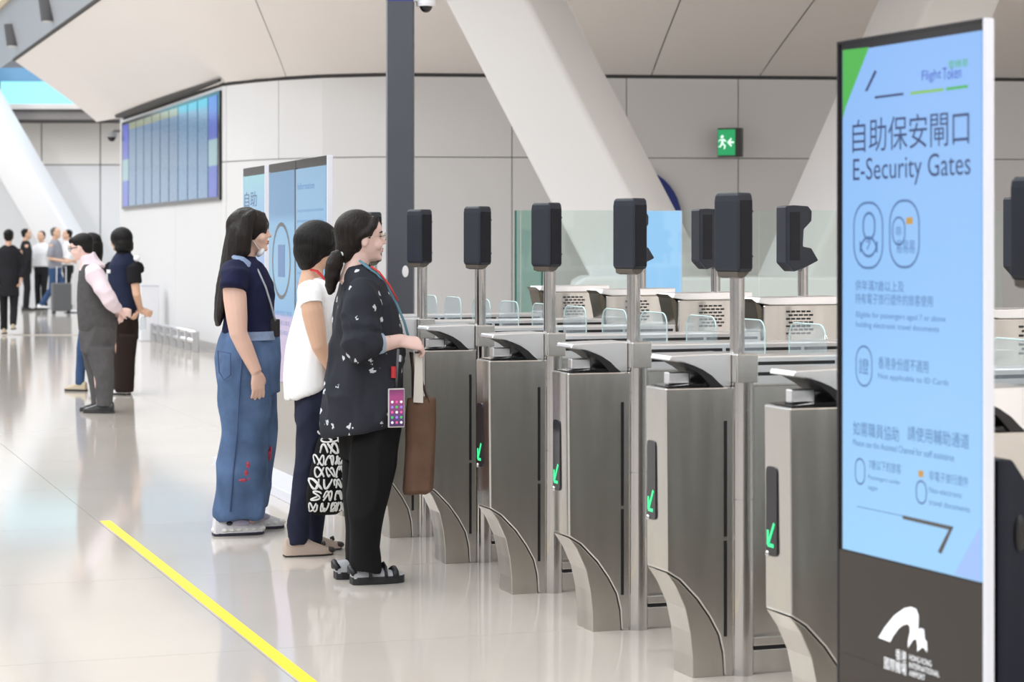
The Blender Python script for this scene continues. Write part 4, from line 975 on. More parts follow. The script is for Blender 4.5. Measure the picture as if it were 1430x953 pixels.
# glasses
gm = MB()
for sg in (1, -1):
    c = T((0.100, sg * 0.033, 0.110)); pts = [c + A.hm @ Vector((-0.006 * abs(math.cos(a)) * (1 if sg * math.cos(a) > 0 else -0.2), 0.023 * math.cos(a), 0.017 * math.sin(a))) for a in [2 * math.pi * k / 16 for k in range(17)]]
    gm.tube(pts, 0.0017, 6); gm.tube([T((0.094, sg * 0.057, 0.114)), T((0.05, sg * 0.075, 0.112)), T((0.0, sg * 0.079, 0.108))], 0.0016, 6)
gm.tube([T((0.103, 0.011, 0.112)), T((0.104, 0, 0.114)), T((0.103, -0.011, 0.112))], 0.0016, 6)
gm.build('glasses', mat('glasses_gold', (0.62, 0.55, 0.45), 0.25, 0.9), A.root, smooth=True)
# lanyard down the front and the phone hanging from it
ln = [A.Q(497, 366, -0.065), A.Q(510, 376, -0.088), A.Q(522, 384, -0.10), A.Q(536, 402, -0.10), A.Q(548, 424, -0.095), A.Q(560, 452, -0.08), A.Q(567, 478, -0.07)]
ln = [p + Vector((0.012, -0.012, 0.006)) for p in ln]
la = MB().tube(ln, 0.009, 8, flat=0.35, up=(0.3, -0.7, 0.6)).build('lanyard', mat('lanyard_teal', (0.10, 0.25, 0.33), 0.6), A.root, smooth=True)
MB().tube([p + Vector((0.008, -0.004, 0.006)) for p in ln[1:5]], 0.006, 8, flat=0.4, up=(0.3, -0.7, 0.6)).build('lanyard_stripe', mat('lanyard_red', (0.55, 0.03, 0.035), 0.6), la, smooth=True)
c0, c1 = A.Q(556, 488, -0.22), A.Q(553, 541, -0.20)
MB().tube([c0, c0.lerp(c1, 0.5), c1], 0.006, 8).build('phone_cord', mat('cord_grey', (0.12, 0.12, 0.13), 0.6), la, smooth=True)
q0 = A.Q(549.5, 512, -0.21); q1 = A.Q(549.5, 528, -0.21); MB().tube([q0, q1], 0.011, 10).build('red_toggle', MATS['lanyard_red'], la, smooth=0.8)
def world(fig, p): return fig.b + fig.n * p.x + fig.r * p.y + Vector((0, 0, p.z))
pp = A.Q(553.5, 570, -0.245)
ph = empty('phone', world(A, pp), TH); tag(ph, 'phone in clear case with pink lit screen hanging from the lanyard', 'phone')
MB().box((-0.037, -0.004, -0.084), (0.037, 0.006, 0.084)).build('case', mat('case_clear', (0.55, 0.53, 0.52), 0.2), ph, bevel=0.004)
S4 = screen_mat('phone_screen', [(0.0, (0.10, 0.03, 0.14)), (0.25, (0.2, 0.08, 0.3)), (0.5, (0.45, 0.09, 0.30)), (0.8, (0.65, 0.10, 0.34)), (1.0, (0.35, 0.06, 0.22))])
sc_ = MB().box((-0.032, -0.0055, -0.078), (0.032, -0.0035, 0.078)).build('screen', S4, ph)
ICO = [emis('icon_%d' % i, c) for i, c in enumerate(((0.8, 0.8, 0.8), (0.05, 0.5, 0.1), (0.7, 0.1, 0.3), (0.3, 0.2, 0.7)))]
for i in range(3):
    for j in range(5):
        MB().ell((-0.02 + 0.02 * i, -0.006, -0.062 + 0.022 * j), (0.006, 0.0008, 0.006), None, 10, 5).build('app_icon', ICO[(i * 2 + j) % 4], sc_, smooth=True)
# brown tote held in her hand
tb = A.Q(585, 560, -0.09)
to = empty('tote_bag', world(A, Vector((tb.x, tb.y, A.Q(585, 690, -0.09).z))), TH); tag(to, 'brown cloth tote bag hanging from the hand of the woman with glasses', 'bag')
zt2 = A.Q(585, 556, -0.09).z - A.Q(585, 690, -0.09).z
def bx_(px): return A.Q(px, 600, -0.09).x - tb.x
M_TOTE = mat('tote_brown', (0.15, 0.085, 0.06), 0.8, spec=0.15, var=0.12, vscale=12)
mb = MB().loft([[Vector((lerp(bx_(l), bx_(r), 0.5 + 0.5 * math.cos(a)), d * math.sin(a), z)) for a in [2 * math.pi * k / 20 for k in range(20)]] for l, r, d, z in ((564, 598, 0.02, 0.0), (563, 605, 0.045, 0.015), (565, 607, 0.05, zt2 * 0.35), (567, 608, 0.045, zt2 * 0.7), (569, 608, 0.04, zt2 * 0.95), (570, 608, 0.036, zt2))])
o = mb.build('sack', M_TOTE, to); remesh(o, 0.008, 2, 0.010, 9, 8, (1.6, 1, 0.35))
hz = A.Q(578, 492, -0.12); top = Vector((hz.x - tb.x, -0.02, hz.z - A.Q(585, 690, -0.09).z))
for px_, dv_ in ((577, -0.03), (596, -0.03), (580, 0.03), (600, 0.03)):
    e_ = Vector((bx_(px_), dv_, zt2 - 0.02))
    MB().tube([top + Vector((-0.01 if px_ < 590 else 0.015, dv_ * 0.5, 0.0)), top.lerp(e_, 0.5), e_], 0.010, 8, flat=0.35).build('strap', mat('strap_brown', (0.10, 0.06, 0.045), 0.7), to, smooth=True)
pz = [A.Q(582, 494, -0.135), A.Q(584, 562, -0.135)]
pb = empty('paper_sheet', world(A, pz[1]), TH); tag(pb, 'cream paper strip tucked between the brown tote straps', 'paper')
MB().prism([(-0.022, 0), (0.022, -0.004), (0.019, pz[0].z - pz[1].z), (-0.014, pz[0].z - pz[1].z)], -0.002, 0.002).build('sheet', mat('paper_cream', (0.75, 0.70, 0.64), 0.7), pb)

# ============================================================ woman in the white blouse (middle)
B = Fig(432, 773, TH, 'woman with short black hair in white sleeveless blouse and navy trousers')
B.head(446, 374, 0.95, pitch=-0.10)
B.core(0.84, 1.30, [[B.Q(440, 530, -0.07), B.Q(432, 640, -0.075), B.Q(414, 755, -0.075)], [B.Q(445, 530, 0.07), B.Q(444, 640, 0.075), B.Q(440, 755, 0.075)]], 0.04)
sh, el, wr_ = B.Q(432, 415, -0.16), B.Q(446, 484, -0.20), B.Q(472, 527, -0.17)
B.arm([sh, sh.lerp(el, 0.3), sh.lerp(el, 0.6), el, el.lerp(wr_, 0.4), wr_], [0.045, 0.052, 0.048, 0.038, 0.036, 0.027])
B.hand(wr_, (0.5, 0.1, -0.85), (0.5, -0.8, 0.2), thumb=-1, curl=0.5, size=0.92)
sh2, el2, wr2 = B.Q(432, 415, 0.16), B.Q(440, 484, 0.2), B.Q(465, 530, 0.15)
B.arm([sh2, sh2.lerp(el2, 0.5), el2, el2.lerp(wr2, 0.4), wr2], [0.045, 0.050, 0.038, 0.036, 0.027])
B.hand(wr2, (0.5, -0.1, -0.85), (0.5, 0.8, 0.2), thumb=1, curl=0.5, size=0.92)
B.finish(SKIN2); B.face()
M_BLOUSE = mat('blouse_white', (0.86, 0.86, 0.88), 0.8, bump=0.15, bscale=90)
mb = MB().loft(B.rows([(545, 397, 464, 0.158, 0, 0.42), (538, 398, 466, 0.164, 0, 0.40), (515, 400, 468, 0.165, 0, 0.2), (490, 403, 470, 0.165), (460, 407, 472, 0.165), (435, 411, 472, 0.165), (415, 415, 469, 0.16), (402, 419, 464, 0.145), (393, 424, 459, 0.115), (386, 429, 455, 0.08)]))
for v in (-1, 1):
    s0 = B.Q(434, 405, v * 0.10); mb.tube([s0, B.Q(434, 415, v * 0.16), B.Q(436, 428, v * 0.18)], [0.060, 0.064, 0.060], 16)
B.cloth('blouse', mb, M_BLOUSE, 0.009, 2, 0.024, 9, 11, (1, 1, 0.5))
M_NAVYT = mat('trousers_navy', (0.020, 0.023, 0.045), 0.8, spec=0.15, var=0.15, vscale=10)
mb = MB().loft(B.rows([(526, 413, 470, 0.135), (545, 410, 472, 0.15), (570, 411, 472, 0.155), (592, 413, 468, 0.15)]))
for v, d in ((-0.075, 0), (0.075, 0)):
    kx = 0 if v < 0 else 14
    mb.loft(B.rows([(545, 420 + d, 455 + d + kx * .3, 0.05, v), (575, 413 + d, 457 + d + kx * .3, 0.08, v), (610, 413 + d + kx * .2, 455 + d + kx * .5, 0.08, v), (650, 411 + d + kx * .5, 450 + d + kx * .7, 0.07, v), (690, 407 + d + kx, 442 + d + kx, 0.062, v), (725, 402 + d + kx * 1.7, 433 + d + kx * 1.5, 0.052, v), (762, 400 + d + kx * 2, 428 + d + kx * 1.7, 0.048, v)]))
B.cloth('trousers', mb, M_NAVYT, 0.010, 2, 0.012, 14, 3)
M_BEIGE = mat('shoe_beige', (0.50, 0.39, 0.33), 0.6); M_SOLEB = mat('sole_dark', (0.025, 0.022, 0.02), 0.6)
for px_, v in ((424, -0.075), (437, 0.085)):
    c = B.Q(px_, 775, v); u = B.shoe(c.x, v, 0.24, M_BEIGE, M_SOLEB, h=0.085, sole_h=0.010, wd=0.042)
    MB().ell((c.x + 0.125, v, 0.022), (0.030, 0.031, 0.016)).build('toe_cap', M_SOLEB, u, smooth=True)
    MB().tube([(c.x + 0.095, v - 0.022, 0.052), (c.x + 0.10, v, 0.062), (c.x + 0.095, v + 0.022, 0.052)], [0.007, 0.004, 0.007], 8).build('bow', M_SOLEB, u, smooth=True)
T = B.T
hm = MB().ell(T((-0.020, 0, 0.132)), (0.112, 0.094, 0.102), B.hm, 22, 14).ell(T((-0.050, 0, 0.085)), (0.078, 0.088, 0.090), B.hm, 20, 12).ell(T((-0.055, 0, 0.035)), (0.050, 0.070, 0.06), B.hm)
hm.ell(T((0.055, 0, 0.160)), (0.048, 0.070, 0.042), B.hm)
for sg in (1, -1): hm.tube([T((0.05, sg * 0.05, 0.185)), T((0.058, sg * 0.064, 0.15)), T((0.045, sg * 0.074, 0.115)), T((0.03, sg * 0.076, 0.095))], [0.03, 0.028, 0.02, 0.008], 10, flat=0.7)
ha = hm.build('hair', HAIR, B.root); remesh(ha, 0.006, 4)
ln = [B.Q(431, 378, -0.05), B.Q(440, 380, -0.075), B.Q(450, 390, -0.08), B.Q(458, 402, -0.075), B.Q(466, 418, -0.06)]
MB().tube([p + Vector((0.006, -0.014, 0.004)) for p in ln], 0.010, 8, flat=0.4, up=(0.3, -0.7, 0.6)).build('lanyard', MATS['lanyard_red'], B.root, smooth=True)
# black bag with white scribbles
bc_ = B.Q(457, 660, -0.2)
bz0_ = B.Q(457, 719, -0.2).z
sb = empty('scribble_bag', world(B, Vector((bc_.x, bc_.y, bz0_))), TH); tag(sb, 'black cloth bag with white scribbled lettering between two women', 'bag')
hgt = B.Q(457, 598, -0.2).z - bz0_
rows_ = [(440, 470, 0.02, 0.0), (428, 484, 0.05, 0.03), (428, 488, 0.065, hgt * 0.25), (434, 490, 0.06, hgt * 0.55), (443, 490, 0.05, hgt * 0.85), (452, 488, 0.035, hgt)]
def bb_(px): return B.Q(px, 660, -0.2).x - bc_.x
M_BAGB = mat('bag_black', (0.008, 0.008, 0.009), 0.8, spec=0.15)
mb = MB().loft([[Vector((lerp(bb_(l), bb_(r), 0.5 + 0.5 * math.cos(a)), d * math.sin(a), z)) for a in [2 * math.pi * k / 24 for k in range(24)]] for l, r, d, z in rows_])
sk = mb.build('sack', M_BAGB, sb, smooth=True)
def bag_surf(x, z):
    zs = [r[3] for r in rows_]; l = bb_(interp(zs, [r[0] for r in rows_], z)); r = bb_(interp(zs, [r[1] for r in rows_], z)); d = interp(zs, [r[2] for r in rows_], z)
    t = max(-1, min(1, 2 * (x - l) / (r - l) - 1)); return l, r, Vector((x, -d * math.sqrt(max(0, 1 - t * t)) - 0.002, z))
rnd = random.Random(3); M_SCR_W = mat('scribble_white', (0.82, 0.82, 0.82), 0.7)
for iz in range(7):
    for ix in range(4):
        z = hgt * (0.10 + 0.135 * iz); l, r, _ = bag_surf(0, z); x = lerp(l, r, 0.12 + 0.25 * ix + 0.05 * (iz % 2))
        ph0 = rnd.random() * 6; pts = []; k1, k2 = rnd.choice(((1, 2), (2, 1), (1, 1), (2, 3), (1, 2))); am = 0.016 + 0.006 * rnd.random(); sk_ = rnd.choice((0.25, -0.25, 0.0))
        for k in range(30):
            a = k / 29 * 5.7
            xx = x + am * math.sin(k1 * a + ph0); zz = z + am * 1.2 * math.cos(k2 * a + ph0 * 0.6); xx += sk_ * (zz - z)
            zz = min(max(zz, 0.012), hgt - 0.005); pts.append(bag_surf(xx, zz)[2])
        MB().tube(pts, 0.0046, 6, flat=0.4, up=(0, -1, 0)).build('scribble', M_SCR_W, sk, smooth=True)
MB().tube([(0, 0, hgt), (0.03, 0.02, hgt + 0.09), (0.05, 0.03, hgt + 0.15)], 0.012, 8).build('strap', M_BAGB, sb, smooth=True)

# ============================================================ woman with long hair in the navy polo
C_ = Fig(342, 743, TH, 'woman with very long hair in navy polo shirt and blue jeans')
C_.head(350, 352, 0.98, pitch=0.0, yaw=-0.32)
C_.core(0.98, 1.38, [[(0.02, s * 0.08, 0.95), (0.0, s * 0.09, 0.5), (0.0, s * 0.10, 0.06)] for s in (1, -1)], 0.02)
sh, el, wr_ = C_.Q(325, 385, -0.17), C_.Q(333, 466, -0.22), C_.Q(358, 520, -0.22)
C_.arm([sh, sh.lerp(el, 0.4), sh.lerp(el, 0.75), el, el.lerp(wr_, 0.35), wr_], [0.055, 0.060, 0.054, 0.046, 0.043, 0.030])
C_.hand(wr_, (0.12, 0.05, -0.99), (0.25, -0.95, 0.0), thumb=-1, curl=0.25, size=1.0)
sh2, el2, wr2 = C_.Q(325, 385, 0.17), C_.Q(333, 466, 0.22), C_.Q(352, 525, 0.2)
C_.arm([sh2, sh2.lerp(el2, 0.5), el2, el2.lerp(wr2, 0.35), wr2], [0.055, 0.058, 0.046, 0.043, 0.030])
C_.hand(wr2, (0.12, -0.05, -0.99), (0.25, 0.95, 0), thumb=1, curl=0.25)
C_.finish(SKIN); C_.face()
M_POLO = mat('polo_navy', (0.012, 0.014, 0.045), 0.75, spec=0.15, var=0.15, vscale=8)
mb = MB().loft(C_.rows([(468, 309, 384, 0.165), (450, 309, 382, 0.165), (430, 309, 385, 0.17), (412, 309, 387, 0.175), (395, 310, 383, 0.18), (380, 313, 375, 0.175), (370, 317, 368, 0.15), (363, 322, 362, 0.11), (357, 328, 358, 0.075)]))
for v, e_ in ((-1, el), (1, el2)):
    s0 = C_.Q(328, 378, v * 0.12); m0 = C_.Q(325, 405, v * 0.205)
    mb.tube([s0, s0.lerp(m0, 0.5) + Vector((0, v * 0.02, 0.01)), m0], [0.072, 0.078, 0.072], 16)
C_.cloth('polo_shirt', mb, M_POLO, 0.009, 3, 0.014, 11, 21)
M_DENL = mat('denim_light', (0.22, 0.29, 0.44), 0.8, var=0.12, vscale=40)
mb = MB().tube([C_.Q(327, 358, -0.09), C_.Q(335, 363, -0.125), C_.Q(345, 371, -0.14), C_.Q(355, 383, -0.14)], [0.018, 0.034, 0.036, 0.012], 10, flat=0.45, up=(0.2, -0.7, 0.7)); mb.build('collar', M_DENL, C_.root, smooth=True)
mb = MB().tube([C_.Q(360, 369, -0.06), C_.Q(367, 381, -0.07), C_.Q(372, 394, -0.07)], [0.022, 0.026, 0.008], 10, flat=0.45, up=(0.7, -0.7, 0.2)); mb.build('collar', M_DENL, C_.root, smooth=True)
M_JEAN = mat('denim_blue', (0.082, 0.135, 0.25), 0.85, spec=0.15, var=0.34, vscale=5.5, bump=0.12, bscale=220)
mb = MB().loft(C_.rows([(458, 309, 384, 0.165), (475, 304, 388, 0.18), (500, 299, 392, 0.19), (525, 300, 392, 0.19), (548, 304, 391, 0.18)]))
for v, lst in ((-0.095, [(478, 322, 366, 0.05), (505, 310, 378, 0.085), (530, 304, 383, 0.10), (560, 307, 380, 0.105), (600, 308, 374, 0.10), (640, 306, 372, 0.10), (680, 303, 371, 0.105), (710, 301, 372, 0.11), (722, 302, 372, 0.108)]), (0.095, [(478, 330, 370, 0.05), (505, 322, 384, 0.085), (530, 320, 390, 0.10), (560, 323, 389, 0.105), (600, 327, 386, 0.10), (640, 326, 381, 0.10), (680, 322, 378, 0.105), (708, 320, 375, 0.105)])):
    mb.loft(C_.rows([(*r, v) for r in lst]))
je = C_.cloth('jeans', mb, M_JEAN, 0.010, 2, 0.028, 9, 31, (1, 1, 0.5))
wb_ = C_.rows([(474, 306, 387, 0.182), (462, 309, 386, 0.172)]); MB().loft(wb_).build('waistband', M_DENL, je, smooth=0.8)
sm_ = [C_.Q(338, 500, -0.205), C_.Q(335, 540, -0.21), C_.Q(332, 600, -0.20), C_.Q(326, 660, -0.20), C_.Q(322, 715, -0.205)]
MB().tube([p + Vector((0, 0.006, 0)) for p in sm_], 0.004, 6).build('side_seam', mat('denim_seam', (0.05, 0.085, 0.19), 0.85), je, smooth=True)
MB().tube([C_.Q(304, 490, -0.12), C_.Q(306, 520, -0.14), C_.Q(313, 531, -0.16), C_.Q(322, 524, -0.19), C_.Q(322, 494, -0.19), C_.Q(304, 490, -0.12)], 0.0035, 6).build('back_pocket', MATS['denim_seam'], je, smooth=True)
M_PATCH = mat('patch_red', (0.45, 0.06, 0.10), 0.8, var=0.4, vscale=60)
for px_, py_, w_, h_, v in ((346, 650, 0.012, 0.022, -0.190), (343, 661, 0.016, 0.020, -0.192), (339, 671, 0.024, 0.010, -0.196), (347, 669, 0.010, 0.012, -0.190), (376, 636, 0.012, 0.030, -0.02), (378, 628, 0.008, 0.018, -0.02)):
    c = C_.Q(px_, py_, v); MB().ell(c, (w_, 0.010, h_), None, 10, 7).build('patch', M_PATCH, je, smooth=True)
M_SNK = mat('sneaker_white', (0.66, 0.65, 0.68), 0.55, var=0.1, vscale=20); M_SNKD = mat('sneaker_navy', (0.02, 0.022, 0.04), 0.5); M_LAV = mat('sneaker_lavender', (0.45, 0.42, 0.55), 0.6)
for px_, v in ((326, -0.10), (355, 0.095)):
    c = C_.Q(px_, 745, v); u = C_.shoe(c.x, v, 0.265, M_SNK, M_SNKD, h=0.105, sole_h=0.016, wd=0.050)
    ms = MB()
    for k in range(7):
        ms.ell((c.x - 0.085 + k * 0.037, v, 0.030), (0.030, 0.053 if 0 < k < 6 else 0.036, 0.018), None, 12, 8)
    ms_o = ms.build('midsole', mat('midsole_white', (0.74, 0.73, 0.70), 0.6), u); remesh(ms_o, 0.006, 1)
    MB().ell((c.x + 0.03, v - 0.046, 0.066), (0.045, 0.006, 0.016)).ell((c.x + 0.03, v - 0.046, 0.066), (0.02, 0.007, 0.012)).build('side_stripe', M_LAV, u, smooth=True)
    MB().ell((c.x - 0.03, v - 0.044, 0.065), (0.016, 0.007, 0.011)).build('side_badge', M_SNKD, u, smooth=True)
T = C_.T
hm = MB().ell(T((-0.020, 0, 0.132)), (0.110, 0.092, 0.100), C_.hm, 22, 14)
hm.loft(C_.rows([(300, 325, 352, 0.06), (318, 316, 346, 0.085), (340, 312, 343, 0.095), (360, 309, 338, 0.10), (380, 305, 330, 0.105), (400, 301, 323, 0.10), (425, 298, 317, 0.09), (445, 298, 312, 0.06), (456, 301, 308, 0.03)]))
hm.tube([T((0.03, -0.055, 0.20)), C_.Q(346, 305, -0.085), C_.Q(341, 330, -0.095), C_.Q(339, 352, -0.095), C_.Q(336, 364, -0.09)], [0.028, 0.034, 0.042, 0.042, 0.018], 12, flat=0.6, up=(0, -1, 0))
hm.tube([T((0.05, 0.04, 0.20)), T((0.065, 0.068, 0.15)), T((0.05, 0.078, 0.08)), T((0.02, 0.078, 0.0))], [0.025, 0.025, 0.03, 0.02], 10)
ha = hm.build('hair', HAIR2, C_.root); remesh(ha, 0.007, 4, 0.006, 10, 4, (3, 3, 0.25))
mk = MB().ell(T((0.052, -0.012, -0.002)), (0.016, 0.034, 0.028), Matrix.Rotation(0.7, 3, 'Y')).tube([T((0.05, -0.04, 0.01)), T((0.02, -0.072, 0.06))], 0.003, 6); mk.build('face_mask', mat('mask_white', (0.82, 0.84, 0.88), 0.8), C_.root, smooth=True)
ln = [C_.Q(351, 368, -0.10), C_.Q(358, 382, -0.145), C_.Q(367, 402, -0.15), C_.Q(374, 425, -0.13), C_.Q(378, 440, -0.11), C_.Q(380, 448, -0.09)]
ly = MB().tube([p + Vector((0.012, -0.02, 0)) for p in ln], 0.005, 6).build('lanyard', mat('lanyard_grey', (0.38, 0.40, 0.45), 0.5), C_.root, smooth=True)
p_ = C_.Q(381, 458, -0.075); MB().box((p_.x - 0.02, p_.y - 0.035, p_.z - 0.045), (p_.x + 0.03, p_.y + 0.01, p_.z + 0.045)).build('badge_holder', M_BLACK, ly, bevel=0.004)

# ============================================================ man in waistcoat (faces left), woman in navy vest, and the one behind them
M_GREYV = mat('waistcoat_grey', (0.085, 0.083, 0.085), 0.85, spec=0.15, var=0.1, vscale=25); M_PINK = mat('shirt_pale_pink', (0.78, 0.66, 0.72), 0.75)
M_GREYT = mat('trousers_grey', (0.095, 0.092, 0.095), 0.85, spec=0.15, var=0.08, vscale=20)
Mn = Fig(140, 576, math.pi - 0.12, 'man in grey waistcoat and pale pink shirt with hands behind his back')
Mn.head(113, 362, 0.98, pitch=-0.24, jaw=1.12)
Mn.core(0.8, 1.33, [[(0, s * 0.08, 0.85), (0.0, s * 0.09, 0.45), (-0.03, s * 0.09, 0.05)] for s in (1, -1)], 0.0)
sh, el, wr_ = Mn.Q(132, 380, 0.2), Mn.Q(152, 420, 0.24), Mn.Q(167, 434, 0.10)
Mn.arm([sh, el, wr_], [0.05, 0.045, 0.03]); Mn.hand(wr_, (-0.75, -0.45, -0.2), (-0.4, 0.8, 0.2), thumb=1, curl=0.7)
sh2, el2, wr2 = Mn.Q(132, 380, -0.2), Mn.Q(150, 420, -0.24), Mn.Q(165, 440, -0.04)
Mn.arm([sh2, el2, wr2], [0.05, 0.045, 0.03]); Mn.hand(wr2, (-0.6, 0.6, -0.2), (-0.4, -0.8, 0.2), thumb=-1, curl=0.7)
Mn.finish(SKIN3, 0.007); Mn.face(lips=False)
mb = MB().loft(Mn.rows([(463, 110, 162, 0.17), (452, 109, 163, 0.185), (435, 108, 160, 0.19), (415, 108, 155, 0.19), (398, 109, 150, 0.185), (385, 111, 146, 0.18), (375, 114, 142, 0.16), (369, 117, 138, 0.12)]))
Mn.cloth('waistcoat', mb, M_GREYV, 0.012, 4, 0.006, 10, 41)
mb = MB().tube([Mn.Q(122, 356), Mn.Q(126, 366), Mn.Q(128, 376)], [0.075, 0.085, 0.12], 16)
for a, e_, wq, v in ((sh, el, wr_, 1), (sh2, el2, wr2, -1)):
    mb.tube([Mn.Q(128, 377, v * 0.13), a + Vector((0, v * 0.005, -0.02)), a.lerp(e_, 0.6), e_, e_.lerp(wq, 0.5), e_.lerp(wq, 0.85)], [0.06, 0.078, 0.074, 0.068, 0.058, 0.045], 14)
Mn.cloth('shirt', mb, M_PINK, 0.011, 2, 0.018, 13, 42)
mb = MB().loft(Mn.rows([(452, 112, 161, 0.17), (470, 111, 163, 0.18), (492, 113, 160, 0.175)]))
for v, lst in ((0.095, [(485, 120, 160, 0.105), (510, 128, 159, 0.09), (535, 133, 159, 0.08), (568, 134, 158, 0.075)]), (-0.095, [(485, 113, 155, 0.105), (510, 118, 152, 0.09), (535, 124, 152, 0.08), (566, 128, 152, 0.075)])):
    mb.loft(Mn.rows([(*r, v) for r in lst]))
Mn.cloth('trousers', mb, M_GREYT, 0.012, 3, 0.020, 9, 43)
M_SHOEB = mat('shoe_black', (0.010, 0.010, 0.011), 0.3)
for px_, v in ((142, 0.10), (137, -0.09)): c = Mn.Q(px_, 577, v); Mn.shoe(c.x + 0.0, v, 0.28, M_SHOEB, M_SOLEB, h=0.085, sole_h=0.022, wd=0.05)
T = Mn.T
hm = MB().ell(T((-0.022, 0, 0.150)), (0.106, 0.084, 0.080), Mn.hm, 20, 12).ell(T((-0.055, 0, 0.095)), (0.058, 0.074, 0.065), Mn.hm).ell(T((0.045, 0, 0.178)), (0.05, 0.066, 0.036), Mn.hm)
ha = hm.build('hair', HAIR, Mn.root); remesh(ha, 0.008, 3)
gm = MB()
for sg in (1, -1):
    c = T((0.098, sg * 0.033, 0.110)); gm.tube([c + Mn.hm @ Vector((0, 0.023 * math.cos(a), 0.018 * math.sin(a))) for a in [2 * math.pi * k / 12 for k in range(13)]], 0.0028, 6); gm.tube([T((0.094, sg * 0.056, 0.114)), T((0.0, sg * 0.079, 0.108))], 0.003, 6)
gm.build('glasses', M_BLACK, Mn.root)

Wv = Fig(174, 551, math.radians(152), 'woman with bobbed black hair in navy reflective vest, hands behind her back')
Wv.head(168, 350, 1.0, pitch=-0.05)
Wv.core(0.85, 1.38, [[(0, s * 0.08, 0.9), (0.0, s * 0.08, 0.45), (-0.02, s * 0.08, 0.05)] for s in (1, -1)], 0.0)
sh, el, wr_ = Wv.Q(186, 378, 0.10), Wv.Q(191, 412, 0.12), Wv.Q(196, 432, 0.0)
Wv.arm([sh, el, wr_], [0.045, 0.040, 0.028]); Wv.hand(wr_, (-0.75, -0.3, -0.4), (0.2, 0.9, 0.2), thumb=1, curl=0.6)
sh2, el2, wr2 = Wv.Q(160, 378, -0.2), Wv.Q(172, 412, -0.24), Wv.Q(190, 436, -0.03)
Wv.arm([sh2, el2, wr2], [0.045, 0.040, 0.028]); Wv.hand(wr2, (-0.5, 0.6, -0.4), (0.2, -0.9, 0.2), thumb=-1, curl=0.6)
Wv.finish(SKIN2, 0.008)
M_VEST = mat('vest_navy', (0.018, 0.024, 0.055), 0.7, spec=0.15, var=0.15, vscale=10); M_BRN = mat('trousers_dark_brown', (0.022, 0.014, 0.012), 0.85, spec=0.15)
mb = MB().loft(Wv.rows([(446, 158, 190, 0.155), (430, 157, 192, 0.165), (405, 155, 192, 0.165), (385, 154, 191, 0.165), (370, 156, 189, 0.155), (360, 160, 185, 0.12), (353, 164, 181, 0.08)], foreshort=0.45))
ve = Wv.cloth('vest', mb, M_VEST, 0.012, 4, 0.006, 10, 51)
mb = MB()
mb.loft(Wv.rows([(440, 160, 188, 0.14), (405, 157, 190, 0.15), (385, 156, 189, 0.15), (370, 158, 187, 0.14), (360, 161, 184, 0.11), (351, 165, 180, 0.08)], foreshort=0.45))
for v, a, e_ in ((1, sh, el), (-1, sh2, el2)): mb.tube([a + Vector((0.0, -v * 0.09, 0.03)), a + Vector((0, 0, 0.005)), a.lerp(e_, 0.55)], [0.07, 0.075, 0.068], 14)
Wv.cloth('shirt', mb, mat('polo_black', (0.013, 0.013, 0.015), 0.85, spec=0.15), 0.012, 3, 0.004, 12, 52)
M_REFL = mat('reflective_stripe', (0.82, 0.84, 0.86), 0.35)
c = Wv.Q(187, 361, 0.09); MB().ell(c + Vector((-0.035, 0.0, 0)), (0.035, 0.03, 0.03), None).build('shoulder_stripe', M_REFL, ve, smooth=True)
st = Wv.rows([(381.5, 154.5, 176, 0.166), (376.5, 154.5, 176, 0.166)], foreshort=0.45); MB().loft(st).build('chest_stripe', M_REFL, ve, smooth=0.8)
mb = MB().loft(Wv.rows([(436, 159, 189, 0.15), (455, 157, 190, 0.165), (475, 158, 190, 0.16)], foreshort=0.45))
for v in (-0.08, 0.08): mb.loft(Wv.rows([(468, 160 + v * 40, 188 + v * 40, 0.085, v), (500, 161 + v * 20, 186 + v * 20, 0.08, v), (548, 161 + v * 10, 185 + v * 10, 0.08, v)], foreshort=0.45))
Wv.cloth('trousers', mb, M_BRN, 0.012, 4, 0.006, 9, 53)
for px_, v in ((172, 0.08), (166, -0.08)): c = Wv.Q(px_, 552, v); Wv.shoe(c.x + 0.02, v, 0.24, M_SNK, M_SOLEB, h=0.06, sole_h=0.02, wd=0.045)
T = Wv.T
hm = MB().ell(T((-0.018, 0, 0.125)), (0.116, 0.104, 0.108), Wv.hm, 20, 12).ell(T((-0.045, 0, 0.06)), (0.088, 0.105, 0.085), Wv.hm).ell(T((-0.04, 0, 0.02)), (0.085, 0.112, 0.055), Wv.hm)
ha = hm.build('hair', HAIR, Wv.root); remesh(ha, 0.009, 3)
bt = world(Wv, Wv.Q(200, 461, -0.02)); bo_ = empty('water_bottle', bt); tag(bo_, 'clear plastic bottle held behind the back of the navy-vest woman', 'bottle')
zq = 0.15
MB().cyl((0, 0), 0.030, 0.0, 0.10, 16).cyl((0, 0), 0.030, 0.10, 0.13, 16, r1=0.014).build('bottle_body', glass('bottle_clear', (0.90, 0.93, 0.95), op=0.25, opcol=(0.85, 0.88, 0.9)), bo_, smooth=0.6); MB().cyl((0, 0), 0.016, 0.13, 0.155, 14).build('cap', M_WHITE, bo_)

